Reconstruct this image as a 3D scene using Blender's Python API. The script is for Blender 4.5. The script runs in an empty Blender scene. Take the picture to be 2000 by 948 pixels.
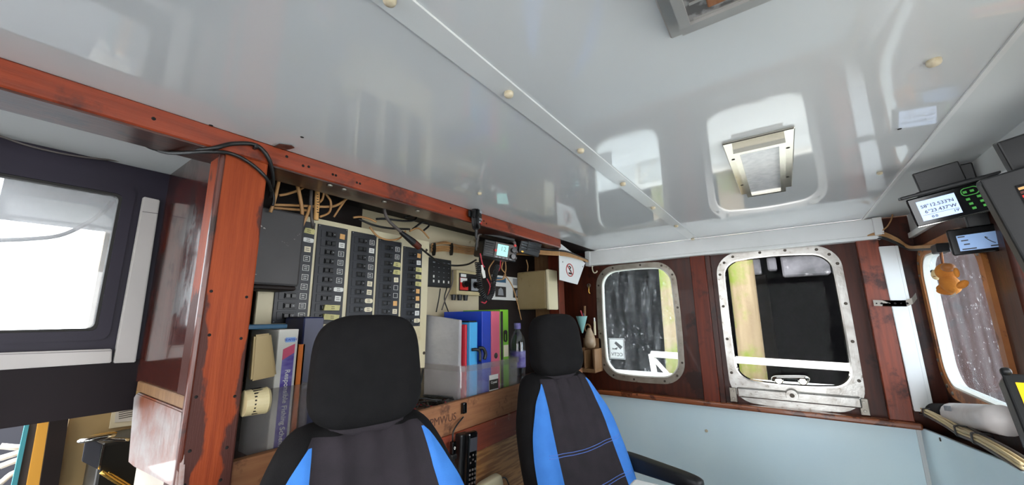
import bpy, bmesh, math, random
from mathutils import Vector, Matrix, noise
random.seed(7)
SC = bpy.context.scene
C = SC.collection
PI = math.pi

# ------------------------------------------------------------------ camera
F = 740.35                                     # focal length in pixels of the 2000 px frame
RIGHT = Vector((0.8150, 0.5795, -0.0130)).normalized()
FWD = Vector((-0.5672, 0.8007, 0.1911)); FWD = (FWD - RIGHT * FWD.dot(RIGHT)).normalized()
UP = RIGHT.cross(FWD).normalized()
EYE = Vector((0, 0, 1.5))
cd = bpy.data.cameras.new('camera'); cd.sensor_width = 36; cd.lens = F / 2000 * 36; cd.clip_start = 0.02
cam = bpy.data.objects.new('camera', cd); C.objects.link(cam)
m = Matrix.Identity(4)
for i in range(3):
    m[i][0] = RIGHT[i]; m[i][1] = UP[i]; m[i][2] = -FWD[i]; m[i][3] = EYE[i]
cam.matrix_world = m
SC.camera = cam

# ------------------------------------------------------------------ world, light, exposure
w = bpy.data.worlds.new('overcast_sky'); SC.world = w; w.use_nodes = True
bg = w.node_tree.nodes['Background']
bg.inputs[0].default_value = (0.96, 0.98, 1.0, 1); bg.inputs[1].default_value = 9.0
SC.view_settings.view_transform = 'Standard'
SC.view_settings.look = 'None'
SC.view_settings.gamma = 1
SC.view_settings.exposure = -0.25
SC.cycles.max_bounces = 8; SC.cycles.glossy_bounces = 3; SC.cycles.transmission_bounces = 3

# ------------------------------------------------------------------ pixel helpers (points on real planes)
def ray(px, py): return RIGHT * (px - 1000) - UP * (py - 474) + FWD * F
def PX(px, py, x): d = ray(px, py); return EYE + d * (x / d.x)
def PY(px, py, y): d = ray(px, py); return EYE + d * (y / d.y)
def PZ(px, py, z): d = ray(px, py); return EYE + d * ((z - 1.5) / d.z)

# ------------------------------------------------------------------ materials
def lin(h):
    if isinstance(h, str):
        v = [int(h[i:i + 2], 16) / 255 for i in (0, 2, 4)]
        return tuple(x / 12.92 if x <= .04045 else ((x + .055) / 1.055) ** 2.4 for x in v)
    return tuple(h)
MATS = {}
def mat(name, c1, rough=.5, metal=0, c2=None, ns=8, st=(1, 1, 1), bump=0, bs=60, spec=.5, coat=0, emit=0, lo=.35, hi=.65, c3=None, ns3=3, lo3=.55, hi3=.6, rvar=0, ior=1.5, bd=.004):
    M = bpy.data.materials.new(name); M.use_nodes = True; MATS[name] = M
    nt = M.node_tree; N = nt.nodes; L = nt.links; B = N['Principled BSDF']
    a = lin(c1)
    B.inputs['Base Color'].default_value = (*a, 1); B.inputs['Roughness'].default_value = rough
    B.inputs['Metallic'].default_value = metal; B.inputs['Specular IOR Level'].default_value = spec
    B.inputs['Coat Weight'].default_value = coat; B.inputs['Coat Roughness'].default_value = .04
    B.inputs['IOR'].default_value = ior
    tc = N.new('ShaderNodeTexCoord'); mp = N.new('ShaderNodeMapping'); mp.inputs['Scale'].default_value = st
    L.new(tc.outputs['Object'], mp.inputs['Vector'])
    last = None
    if c2 is not None:
        n = N.new('ShaderNodeTexNoise'); n.inputs['Scale'].default_value = ns; n.inputs['Detail'].default_value = 6
        L.new(mp.outputs['Vector'], n.inputs['Vector'])
        r = N.new('ShaderNodeValToRGB'); r.color_ramp.elements[0].position = lo; r.color_ramp.elements[1].position = hi
        r.color_ramp.elements[0].color = (*a, 1); r.color_ramp.elements[1].color = (*lin(c2), 1)
        L.new(n.outputs['Fac'], r.inputs['Fac']); last = r.outputs['Color']
    if c3 is not None:
        n = N.new('ShaderNodeTexNoise'); n.inputs['Scale'].default_value = ns3; n.inputs['Detail'].default_value = 8
        n.inputs['Roughness'].default_value = .65
        L.new(tc.outputs['Object'], n.inputs['Vector'])
        r = N.new('ShaderNodeValToRGB'); r.color_ramp.elements[0].position = lo3; r.color_ramp.elements[1].position = hi3
        L.new(n.outputs['Fac'], r.inputs['Fac'])
        x = N.new('ShaderNodeMix'); x.data_type = 'RGBA'
        L.new(r.outputs['Color'], x.inputs[0])
        if last: L.new(last, x.inputs[6])
        else: x.inputs[6].default_value = (*a, 1)
        x.inputs[7].default_value = (*lin(c3), 1); last = x.outputs[2]
        if rvar:
            mr = N.new('ShaderNodeMapRange'); mr.inputs[3].default_value = rough; mr.inputs[4].default_value = rough + rvar
            L.new(r.outputs['Color'], mr.inputs[0]); L.new(mr.outputs[0], B.inputs['Roughness'])
    if last: L.new(last, B.inputs['Base Color'])
    if bump:
        n = N.new('ShaderNodeTexNoise'); n.inputs['Scale'].default_value = bs; n.inputs['Detail'].default_value = 4
        L.new(mp.outputs['Vector'], n.inputs['Vector'])
        b = N.new('ShaderNodeBump'); b.inputs['Strength'].default_value = bump; b.inputs['Distance'].default_value = bd
        L.new(n.outputs['Fac'], b.inputs['Height']); L.new(b.outputs['Normal'], B.inputs['Normal'])
    if emit:
        B.inputs['Emission Color'].default_value = (*a, 1); B.inputs['Emission Strength'].default_value = emit
        if last: L.new(last, B.inputs['Emission Color'])
    return M
def glass_mat(name, tint=(.9, .95, .97), dirt=.1, dcol=(.8, .82, .85), ns=12, st=(1, 1, 1), lo=.4, hi=.75, speck=0.0, gl=.06, stv=(1, 1, 1)):
    M = bpy.data.materials.new(name); M.use_nodes = True; MATS[name] = M
    nt = M.node_tree; N = nt.nodes; L = nt.links; N.clear()
    out = N.new('ShaderNodeOutputMaterial'); tr = N.new('ShaderNodeBsdfTransparent'); tr.inputs[0].default_value = (*tint, 1)
    g = N.new('ShaderNodeBsdfGlossy'); g.inputs['Roughness'].default_value = .03
    m1 = N.new('ShaderNodeMixShader'); m1.inputs[0].default_value = gl
    L.new(tr.outputs[0], m1.inputs[1]); L.new(g.outputs[0], m1.inputs[2])
    d = N.new('ShaderNodeBsdfDiffuse'); d.inputs[0].default_value = (*dcol, 1)
    t = N.new('ShaderNodeBsdfTranslucent'); t.inputs[0].default_value = (*dcol, 1)
    md = N.new('ShaderNodeMixShader'); md.inputs[0].default_value = .6
    L.new(d.outputs[0], md.inputs[1]); L.new(t.outputs[0], md.inputs[2])
    tc = N.new('ShaderNodeTexCoord'); mp = N.new('ShaderNodeMapping'); mp.inputs['Scale'].default_value = st
    L.new(tc.outputs['Object'], mp.inputs['Vector'])
    n = N.new('ShaderNodeTexNoise'); n.inputs['Scale'].default_value = ns; n.inputs['Detail'].default_value = 8
    L.new(mp.outputs[0], n.inputs['Vector'])
    mr = N.new('ShaderNodeMapRange'); mr.inputs[1].default_value = lo; mr.inputs[2].default_value = hi
    mr.inputs[3].default_value = dirt * .25; mr.inputs[4].default_value = dirt
    L.new(n.outputs['Fac'], mr.inputs[0]); fac = mr.outputs[0]
    if speck:
        mp2 = N.new('ShaderNodeMapping'); mp2.inputs['Scale'].default_value = stv
        L.new(tc.outputs['Object'], mp2.inputs['Vector'])
        v = N.new('ShaderNodeTexNoise'); v.inputs['Scale'].default_value = 75; v.inputs['Detail'].default_value = 2
        L.new(mp2.outputs[0], v.inputs['Vector'])
        r2 = N.new('ShaderNodeMapRange'); r2.inputs[1].default_value = .66; r2.inputs[2].default_value = .74
        r2.inputs[3].default_value = 0; r2.inputs[4].default_value = speck
        L.new(v.outputs['Fac'], r2.inputs[0])
        ad = N.new('ShaderNodeMath'); ad.operation = 'ADD'; ad.use_clamp = True
        L.new(fac, ad.inputs[0]); L.new(r2.outputs[0], ad.inputs[1]); fac = ad.outputs[0]
    m2 = N.new('ShaderNodeMixShader'); L.new(fac, m2.inputs[0]); L.new(m1.outputs[0], m2.inputs[1]); L.new(md.outputs[0], m2.inputs[2])
    L.new(m2.outputs[0], out.inputs[0])
    return M

mat('ceiling_gloss', 'dadcdc', .05, 0, c2='d2d5d6', ns=1.2, ior=1.75, spec=.5, bump=.01, bs=1.6, bd=.02)
mat('ceiling_matte', 'd6d9d8', .5)
mat('pvc_white', 'e6e7e6', .35, c2='dcdddb', ns=5)
mat('pvc_shaded', 'b9b4b0', .4, c2='b0aba8', ns=5)  # white PVC darkened: the dimmer left side put into its colour
mat('strip_white', 'dcdedd', .22, c2='d4d6d5', ns=4)
mat('blue_laminate', 'dbf0f6', .32, c2='d2eaf4', ns=3)
mat('blue_laminate_edge', 'c6cccd', .4)
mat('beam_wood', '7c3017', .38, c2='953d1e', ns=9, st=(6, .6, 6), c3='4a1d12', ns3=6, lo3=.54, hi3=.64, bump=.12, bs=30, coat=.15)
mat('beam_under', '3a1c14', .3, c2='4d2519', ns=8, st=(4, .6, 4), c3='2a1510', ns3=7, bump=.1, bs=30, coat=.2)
mat('varnish_dark', '33150f', .14, c2='4a1e15', ns=5, st=(5, 5, .8), c3='24110e', ns3=5, bump=.12, bs=9, rvar=.12, coat=.4)
mat('varnish_red', '4c2016', .3, c2='5e2818', ns=7, st=(6, 6, .7), c3='2c130d', ns3=6, bump=.1, bs=30, coat=.2)
mat('wall_wood', '391910', .4, c2='4b2113', ns=6, st=(7, 7, .6), c3='2b120b', ns3=5, bump=.1, bs=30, coat=.05, spec=.25)
mat('post_wood', '5a2415', .42, c2='6e2c18', ns=8, st=(9, 9, .6), c3='3a170e', ns3=7, lo3=.52, hi3=.66, bump=.1, bs=30, spec=.25)
mat('post_worn', '6d2e1a', .4, c2='85391f', ns=8, st=(9, 9, .6), c3='43231b', ns3=8, lo3=.5, hi3=.6, bump=.15, bs=40, rvar=.2)
mat('sill_wood', '7a4226', .22, c2='8d5030', ns=8, st=(.7, 9, 9), c3='552a18', ns3=10, bump=.06, bs=30, coat=.4)
mat('navy_wall', '2a2532', .5, c2='241f2b', ns=5, spec=.3)
mat('navy_low', '1f181b', .55, c2='191316', ns=6, spec=.15)
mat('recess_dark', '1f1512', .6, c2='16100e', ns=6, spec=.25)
mat('cream_paint', 'd8cfb0', .45, c2='cfc4a2', ns=4, c3='b8a882', ns3=6, lo3=.62, hi3=.75)
mat('cream_wall', 'c4b89c', .5, c2='b8ab8d', ns=5, c3='8f7b5c', ns3=9, lo3=.66, hi3=.7)
mat('cabin_cream', 'a48a5e', .6, c2='957b50', ns=4)
mat('grey_board', 'b9b2a6', .55, c2='a79f92', ns=6)
mat('steel', '9a948a', .42, .75, c2='827b70', ns=14, c3='6b6055', ns3=24, lo3=.58, hi3=.68, bump=.15, bs=90)
mat('steel_bright', 'a9a7a3', .3, .85, c2='8d8983', ns=20, c3='6e675e', ns3=40, lo3=.6, hi3=.68, bump=.12, bs=120)
mat('bronze_paint', '9c5e2e', .45, .1, c2='b27339', ns=8, c3='6b3d1f', ns3=9, bump=.15, bs=60)
mat('gasket', '242220', .7)
mat('gasket_white', 'd9d8cf', .6)
mat('screw_dark', '4a433c', .45, .7)
mat('screw_steel', '8f8a82', .35, .85)
mat('screw_cap', 'd8cdb4', .4, c2='c4b494', ns=80)
mat('hole', '120c0a', .9)
mat('black_plastic', '17181a', .42, bump=.05, bs=300)
mat('black_gloss', '0c0d0f', .15)
mat('breaker_face', '1d1f25', .4, c2='22242a', ns=10)
mat('breaker_switch', '0e0f11', .3)
mat('grey_print', '8d9095', .5)
mat('label_white', 'e2e2dd', .5)
mat('label_cream', 'e6dcc0', .55)
mat('label_orange', 'dba868', .55)
mat('label_tape', 'cfc98c', .55, c2='bdb67a', ns=30)
mat('ink', '26221e', .7)
mat('dark_box', '3c3a3b', .5, c2='343233', ns=8, c3='a8a39c', ns3=22, lo3=.64, hi3=.65)
mat('cable_tan', 'b98d5c', .5, c2='a67a4b', ns=20)
mat('cable_cream', 'd2bd92', .5)
mat('cable_black', '161616', .4)
mat('cable_grey', '5a5350', .45)
mat('cable_red', 'b8283c', .4)
mat('lcd_cyan', 'a8ece4', .3, emit=.5)
mat('lcd_blue', 'b4c8ea', .3, emit=.75)
mat('lcd_dim', '6b86ad', .3, emit=.6, c2='7d97bd', ns=6)
mat('lcd_yellow', 'f2c81e', .3, emit=.85)
mat('led_green', '2f7a2a', .4, emit=.5)
mat('red_plastic', 'd02420', .35)
mat('fabric_black', '131213', .88, c2='0e0d0e', ns=30, bump=.25, bs=500, spec=.2)
mat('fabric_char', '2f2a2f', .85, c2='292529', ns=20, bump=.25, bs=500, spec=.2)
mat('fabric_blue', '3f7fd0', .7, c2='3a76c6', ns=20, bump=.2, bs=500, spec=.25)
mat('stitch_blue', '5a78c8', .7)
mat('plank_raw', '8a5a3a', .65, c2='9c6a46', ns=9, st=(9, .7, 9), c3='5b3723', ns3=12, lo3=.56, hi3=.66, bump=.3, bs=30)
mat('plank_red', '7d3320', .55, c2='8f4028', ns=9, st=(9, .7, 9), c3='a5866a', ns3=22, lo3=.6, hi3=.66, bump=.3, bs=30)
mat('oak_panel', 'b98347', .45, c2='8f5a2a', ns=7, st=(14, 1.2, 14), lo=.42, hi=.58, bump=.15, bs=30)
mat('shelf_wood', '5b3524', .6, c2='4a2a1c', ns=8)
mat('binder_blue', '1b3fb4', .3)
mat('binder_navy', '121c48', .35)
mat('binder_pink', 'd6607c', .35)
mat('binder_green', '74b822', .35)
mat('binder_lightblue', '4ba6e0', .3)
mat('binder_red', 'c42a3a', .35)
mat('binder_white', 'dcd9d0', .35)
mat('binder_purple', '5a4a9c', .4, c2='8d86c0', ns=18, st=(1, 1, 3))
mat('binder_teal', '2f5a78', .35)
mat('book_orange', 'd8742a', .45)
mat('paper_grey', 'b7b6b8', .3, c2='9d9da2', ns=5, bump=.5, bs=7, bd=.02)
mat('paper_white', 'd8d8d4', .55)
mat('tan_plastic', '9c8862', .42, c2='8f7b54', ns=6, c3='786644', ns3=14, lo3=.62, hi3=.7)
mat('beige_plastic', 'cdbf96', .4, c2='bcac82', ns=10)
mat('sign_white', 'e4e6e6', .3)
mat('sign_red', 'b03a34', .4)
mat('wood_light', '8f6b48', .6, c2='7a5838', ns=10, st=(8, 8, 1), bump=.2, bs=40)
mat('bottle_brown', 'b09a80', .25, c2='8d7459', ns=14)
mat('bag_teal', '7fb0ae', .5)
mat('chrome', 'c9c6c0', .12, 1)
mat('brass', 'c49a4c', .25, .9)
mat('lamp_steel', 'c4c0b4', .14, .95)
mat('lamp_body', 'b7b4b0', .3, .5)
mat('lamp_lens', 'dedede', .15, .1, c2='cacacc', ns=60)
mat('lamp_lens_grid', 'a5a3a2', .3, .4, c2='6e6b69', ns=45, lo=.45, hi=.55)
mat('plush_orange', 'd68a34', .85, c2='c47728', ns=25, bump=.4, bs=300)
mat('plush_cream', 'e8cf9a', .85)
mat('roll_white', 'ddd8d6', .4, c2='cac4c2', ns=12)
mat('deck_paint', 'e2e4e2', .6, c2='d2d4d0', ns=2)
mat('rail_white', 'eceae4', .5, c2='d8cfc0', ns=14)
mat('quay_dark', '0c0b0c', .8, c2='060607', ns=1.5, st=(3, 1, .5), c3='1e1e22', ns3=3, lo3=.62, hi3=.75, spec=0)
mat('quay_beam', '5c4234', .7, c2='3a281e', ns=3, c3='5a4c46', ns3=5, lo3=.6, hi3=.7, spec=.05)
mat('quay_concrete', '161310', .75, c2='0b0a0a', ns=6, c3='24262a', ns3=5, lo3=.6, hi3=.66, spec=0)
mat('pile_wood', '8f7c60', .7, c2='76634a', ns=4, st=(4, 4, .5), c3='66711f', ns3=2.6, lo3=.46, hi3=.6, bump=.3, bs=12)
mat('quay_block', '7a767c', .75, c2='4a484c', ns=5, c3='a8a4a8', ns3=7, lo3=.58, hi3=.66)
mat('moss', '7f9a2e', .8, c2='a4a848', ns=8)
mat('water', '1d2326', .08)
mat('floor_lino', '4a4440', .5, c2='3f3a37', ns=6)
mat('white_lid', 'eef1f1', .35)
mat('teal_paint', '3f8f98', .5)
mat('yellow_paint', 'd89a34', .5)
mat('stove_black', '15130f', .35)
mat('slate', '33343c', .6)
mat('board_painted_glare', '7a4128', .35, c2='864a30', ns=6, st=(6, 6, .8), c3='a39f9e', ns3=4, lo3=.42, hi3=.6, coat=.25, bump=.25, bs=14)  # brown board; grey patches paint the silvery window glare into its colour
glass_mat('glass_dirty', gl=.005, dirt=.07, speck=.4, ns=7, st=(4, 1, .7), lo=.42, hi=.7, stv=(1, 1, .6))
glass_mat('glass_clear', tint=(.93, .95, .95), dirt=.002, ns=9, gl=.0015)
glass_mat('sticker_paper', dirt=4.5, dcol=(.95, .96, .96))
glass_mat('glass_front', gl=.006, tint=(.85, .9, .95), dirt=.05, speck=.3, ns=5, st=(4, 4, .5), lo=.4, hi=.65)
glass_mat('glass_milky', tint=(.92, .94, .95), dirt=.3, ns=3, lo=.1, hi=.95)
glass_mat('box_plastic', tint=(.95, .94, .94), dirt=.22, dcol=(.85, .82, .82), ns=5, lo=.3, hi=.7, gl=.05)
glass_mat('bottle_plastic', tint=(.62, .66, .72), dirt=.10, ns=8, gl=.12)
glass_mat('sleeve_plastic', tint=(.93, .92, .92), dirt=.25, dcol=(.7, .68, .68), ns=5, gl=.05)

def post_material():
    M = mat('post_stripped', '843619', .55, c2='96421f', ns=9, st=(9, 9, .6), bump=.18, bs=40, spec=.2)
    nt = M.node_tree; N = nt.nodes; L = nt.links; B = N['Principled BSDF']
    src = B.inputs['Base Color'].links[0].from_socket
    tc = N.new('ShaderNodeTexCoord'); sp = N.new('ShaderNodeSeparateXYZ'); L.new(tc.outputs['Object'], sp.inputs[0])
    def mth(op, a, b):
        n = N.new('ShaderNodeMath'); n.operation = op
        for i, v in enumerate((a, b)):
            if isinstance(v, (int, float)): n.inputs[i].default_value = v
            elif v is not None: L.new(v, n.inputs[i])
        return n.outputs[0]
    d = mth('MULTIPLY', mth('ABSOLUTE', mth('SUBTRACT', sp.outputs['Y'], .3235), None), 23)
    mp = N.new('ShaderNodeMapping'); mp.inputs['Scale'].default_value = (1, 1, .45); L.new(tc.outputs['Object'], mp.inputs[0])
    n = N.new('ShaderNodeTexNoise'); n.inputs['Scale'].default_value = 16; n.inputs['Detail'].default_value = 8; L.new(mp.outputs[0], n.inputs['Vector'])
    top = mth('MULTIPLY', mth('SUBTRACT', sp.outputs['Z'], 1.25), -1.3)
    f = mth('ADD', mth('ADD', d, mth('MULTIPLY', mth('SUBTRACT', n.outputs['Fac'], .5), 2.2)), top)
    r = N.new('ShaderNodeValToRGB'); r.color_ramp.elements[0].position = .46; r.color_ramp.elements[1].position = .56; L.new(f, r.inputs[0])
    x = N.new('ShaderNodeMix'); x.data_type = 'RGBA'; L.new(r.outputs[0], x.inputs[0]); L.new(src, x.inputs[6]); x.inputs[7].default_value = (*lin('4b2a24'), 1)
    L.new(x.outputs[2], B.inputs['Base Color'])
post_material()

# ------------------------------------------------------------------ mesh helpers
def new_mesh(bm, smooth=False):
    bmesh.ops.recalc_face_normals(bm, faces=bm.faces)
    me = bpy.data.meshes.new('m'); bm.to_mesh(me); bm.free()
    if smooth:
        me.polygons.foreach_set('use_smooth', [True] * len(me.polygons))
    return me
def box(a, b, bev=0, seg=2, bm=None, smooth=False):
    own = bm is None
    if own: bm = bmesh.new()
    a, b = Vector(a), Vector(b)
    c = (a + b) / 2; s = Vector((abs(b[i] - a[i]) for i in range(3)))
    r = bmesh.ops.create_cube(bm, size=1, matrix=Matrix.Translation(c) @ Matrix.Diagonal((*s, 1)))
    if bev:
        es = list({e for v in r['verts'] for e in v.link_edges})
        bmesh.ops.bevel(bm, geom=es, offset=min(bev, min(s) * .49), segments=seg, profile=.5, affect='EDGES')
    return new_mesh(bm, smooth) if own else bm
def cyl(p, q, r, r2=None, n=16, bm=None, smooth=False, caps=True):
    own = bm is None
    if own: bm = bmesh.new()
    p, q = Vector(p), Vector(q); d = q - p
    R = d.to_track_quat('Z', 'Y').to_matrix().to_4x4()
    bmesh.ops.create_cone(bm, cap_ends=caps, segments=n, radius1=r, radius2=r if r2 is None else r2, depth=d.length, matrix=Matrix.Translation((p + q) / 2) @ R)
    return new_mesh(bm, smooth) if own else bm
def catmull(pts, k=6):
    P = [Vector(p) for p in pts]
    if len(P) < 3: return P
    P = [P[0] * 2 - P[1]] + P + [P[-1] * 2 - P[-2]]
    o = []
    for i in range(1, len(P) - 2):
        p0, p1, p2, p3 = P[i - 1:i + 3]
        for j in range(k):
            t = j / k
            o.append(.5 * ((2 * p1) + (p2 - p0) * t + (2 * p0 - 5 * p1 + 4 * p2 - p3) * t * t + (3 * p1 - p0 - 3 * p2 + p3) * t ** 3))
    o.append(P[-2]); return o
def tube(pts, r, k=6, n=7, bm=None, smooth=True, raw=False):
    own = bm is None
    if own: bm = bmesh.new()
    P = pts if raw else catmull(pts, k)
    t0 = (P[1] - P[0]).normalized()
    u = t0.orthogonal().normalized(); rings = []
    for i, p in enumerate(P):
        t = (P[min(i + 1, len(P) - 1)] - P[max(i - 1, 0)]).normalized()
        u = (u - t * u.dot(t)); u = u.normalized() if u.length > 1e-6 else t.orthogonal().normalized()
        v = t.cross(u)
        rings.append([bm.verts.new(p + (u * math.cos(2 * PI * j / n) + v * math.sin(2 * PI * j / n)) * r) for j in range(n)])
    for a, b in zip(rings, rings[1:]):
        for j in range(n): bm.faces.new((a[j], a[(j + 1) % n], b[(j + 1) % n], b[j]))
    bm.faces.new(rings[0][::-1]); bm.faces.new(rings[-1])
    return new_mesh(bm, smooth) if own else bm
def lathe(prof, n=24, smooth=True, c=(0, 0, 0)):
    bm = bmesh.new(); c = Vector(c); rings = []
    for r, z in prof:
        rings.append([bm.verts.new(c + Vector((r * math.cos(2 * PI * j / n), r * math.sin(2 * PI * j / n), z))) for j in range(n)])
    for a, b in zip(rings, rings[1:]):
        for j in range(n): bm.faces.new((a[j], a[(j + 1) % n], b[(j + 1) % n], b[j]))
    bm.faces.new(rings[0][::-1]); bm.faces.new(rings[-1])
    return new_mesh(bm, smooth)
def prism(pts, vec, bev=0):
    bm = bmesh.new(); vec = Vector(vec)
    a = [bm.verts.new(Vector(p)) for p in pts]; b = [bm.verts.new(Vector(p) + vec) for p in pts]
    bm.faces.new(a); bm.faces.new(b[::-1]); n = len(a)
    for i in range(n): bm.faces.new((a[i], b[i], b[(i + 1) % n], a[(i + 1) % n]))
    if bev: bmesh.ops.bevel(bm, geom=list(bm.edges), offset=bev, segments=2, affect='EDGES')
    return new_mesh(bm)
def superell(c, s, e=.5, n=32, m=20, R=None, fn=None):
    bm = bmesh.new(); c = Vector(c)
    def pw(x, p): return math.copysign(abs(x) ** p, x)
    rings = []
    for i in range(m + 1):
        ph = -PI / 2 + PI * i / m; ring = []
        for j in range(n):
            th = 2 * PI * j / n
            v = Vector((pw(math.cos(ph), e) * pw(math.cos(th), e) * s[0], pw(math.cos(ph), e) * pw(math.sin(th), e) * s[1], pw(math.sin(ph), e) * s[2]))
            if fn: v = fn(v)
            if R: v = R @ v
            ring.append(bm.verts.new(c + v))
        rings.append(ring)
    for a, b in zip(rings, rings[1:]):
        for j in range(n): bm.faces.new((a[j], a[(j + 1) % n], b[(j + 1) % n], b[j]))
    bmesh.ops.remove_doubles(bm, verts=bm.verts, dist=1e-5)
    return new_mesh(bm, True)
def rr(x0, y0, x1, y1, r, n=8, bow=0, bows=0):
    o = []
    for cx, cy, a in ((x1 - r, y1 - r, 0), (x0 + r, y1 - r, 90), (x0 + r, y0 + r, 180), (x1 - r, y0 + r, 270)):
        for i in range(n + 1):
            t = math.radians(a + 90 * i / n); o.append([cx + r * math.cos(t), cy + r * math.sin(t)])
        # extra points along the following straight run
        if bow or bows:
            nx = {0: (x0 + r, y1), 90: (x0, y0 + r), 180: (x1 - r, y0), 270: (x1, y1 - r)}[a]; s = o[-1][:]
            for i in range(1, 6): o.append([s[0] + (nx[0] - s[0]) * i / 6, s[1] + (nx[1] - s[1]) * i / 6])
    if bow or bows:
        mx, my, hx, hy = (x0 + x1) / 2, (y0 + y1) / 2, (x1 - x0) / 2, (y1 - y0) / 2
        for p in o:
            u, v = (p[0] - mx) / hx, (p[1] - my) / hy
            p[1] += bow * (1 - u * u) * v; p[0] += bows * (1 - v * v) * u
    return o
def to3(pl, a, b, c):           # plane letter: the fixed axis
    return Vector((c, a, b)) if pl == 'x' else Vector((a, c, b)) if pl == 'y' else Vector((a, b, c))
def ring(out, inn, pl, c0, c1, bev=0):
    bm = bmesh.new(); n = len(out)
    L = [[bm.verts.new(to3(pl, *p, c)) for p in poly] for poly, c in ((out, c0), (inn, c0), (inn, c1), (out, c1))]
    for k in range(4):
        A, B = L[k], L[(k + 1) % 4]
        for i in range(n): bm.faces.new((A[i], A[(i + 1) % n], B[(i + 1) % n], B[i]))
    return new_mesh(bm)
def plate(polys, pl, c0, c1):
    cu = bpy.data.curves.new('c', 'CURVE'); cu.dimensions = '2D'; cu.fill_mode = 'BOTH'; cu.extrude = abs(c1 - c0) / 2
    for poly in polys:
        s = cu.splines.new('POLY'); s.points.add(len(poly) - 1); s.use_cyclic_u = True
        for p, q in zip(s.points, poly): p.co = (q[0], q[1], 0, 1)
    ob = bpy.data.objects.new('c', cu); C.objects.link(ob)
    me = bpy.data.meshes.new_from_object(ob.evaluated_get(bpy.context.evaluated_depsgraph_get()))
    bpy.data.objects.remove(ob); bpy.data.curves.remove(cu)
    mid = (c0 + c1) / 2
    for v in me.vertices: v.co = to3(pl, v.co.x, v.co.y, mid + v.co.z)
    bm = bmesh.new(); bm.from_mesh(me); bmesh.ops.remove_doubles(bm, verts=bm.verts, dist=1e-6); bpy.data.meshes.remove(me)
    return new_mesh(bm)
TXT = {}
def text(s, size, o, r, u, depth=.0004, bold=0, align='CENTER'):
    k = (s, size, bold, align)
    if k not in TXT:
        cu = bpy.data.curves.new('t', 'FONT'); cu.body = s; cu.size = size; cu.align_x = align; cu.align_y = 'CENTER'; cu.extrude = depth; cu.offset = bold; cu.resolution_u = 3
        ob = bpy.data.objects.new('t', cu); C.objects.link(ob)
        TXT[k] = bpy.data.meshes.new_from_object(ob.evaluated_get(bpy.context.evaluated_depsgraph_get()))
        bpy.data.objects.remove(ob); bpy.data.curves.remove(cu)
    me = TXT[k].copy(); r = Vector(r).normalized(); u = Vector(u).normalized(); n = r.cross(u); o = Vector(o)
    for v in me.vertices: v.co = o + r * v.co.x + u * v.co.y + n * v.co.z
    return me
def frame_mat(o, r, u):
    r = Vector(r).normalized(); u = Vector(u); u = (u - r * u.dot(r)).normalized(); n = r.cross(u)
    m = Matrix.Identity(4)
    for i in range(3): m[i][0] = r[i]; m[i][1] = u[i]; m[i][2] = n[i]; m[i][3] = o[i]
    return m
def xf(me, m): me.transform(m); return me

# ------------------------------------------------------------------ scene helpers
WM = {}
def setp(o, label, cat, group=None, kind=None):
    if label: o['label'] = label
    if cat: o['category'] = cat
    if group: o['group'] = group
    if kind: o['kind'] = kind
def thing(name, label, cat, loc=(0, 0, 0), rz=0, group=None, kind=None):
    o = bpy.data.objects.new(name, None); C.objects.link(o); o.empty_display_size = .05
    o.location = loc; o.rotation_euler = (0, 0, rz)
    WM[o] = Matrix.Translation(Vector(loc)) @ Matrix.Rotation(rz, 4, 'Z')
    setp(o, label, cat, group, kind); return o
def part(name, me, material, parent, world=True, label=None, kind=None):
    o = bpy.data.objects.new(name, me); C.objects.link(o)
    me.materials.clear(); me.materials.append(MATS[material])
    if world: me.transform(WM[parent].inverted())
    o.parent = parent; WM[o] = WM[parent]
    if label: o['label'] = label
    if kind: o['kind'] = kind
    return o
def solo(name, me, material, label=None, cat=None, group=None, kind=None, loc=None):
    o = bpy.data.objects.new(name, me); C.objects.link(o)
    me.materials.clear(); me.materials.append(MATS[material])
    WM[o] = Matrix.Identity(4)
    if loc is not None:
        me.transform(Matrix.Translation(-Vector(loc))); o.location = loc; WM[o] = Matrix.Translation(Vector(loc))
    setp(o, label, cat, group, kind); return o
def inst(name, src, parent, loc=(0, 0, 0), rot=(0, 0, 0), scale=(1, 1, 1)):   # a part sharing mesh data
    o = bpy.data.objects.new(name, src); C.objects.link(o); o.parent = parent
    o.location = WM[parent].inverted() @ Vector(loc); o.rotation_euler = rot; o.scale = scale; return o
def shared(me, material):
    me.materials.clear(); me.materials.append(MATS[material]); return me

CEIL = 1.92
YW = 2.38          # window wall
XB = -0.98         # beam / post face
XF = 0.50          # front wall

# slotted screw facing -y, shared
def screw_mesh(r, h):
    bm = bmesh.new(); cyl((0, 0, 0), (0, 0, h), r, r * .8, 12, bm)
    bmesh.ops.inset_region(bm, faces=[f for f in bm.faces if f.normal.z > .9], thickness=r * .15, depth=0)
    return new_mesh(bm)
SCREW = shared(screw_mesh(.0065, .0025), 'screw_dark')
SCREW_S = shared(screw_mesh(.006, .0025), 'screw_steel')
CAP = shared(lathe([(.009, 0), (.009, .005), (.0075, .008), (.004, .0095), (.001, .0098)], 16), 'screw_cap')
HOLE = shared(lathe([(.004, 0), (.004, .0006), (.001, .0007)], 10), 'hole')

# ================================================================== STRUCTURE
# ---- floor
fl = solo('floor', box((-1.5, -1.4, -.04), (1.2, YW + .05, 0)), 'floor_lino', kind='structure')
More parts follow.
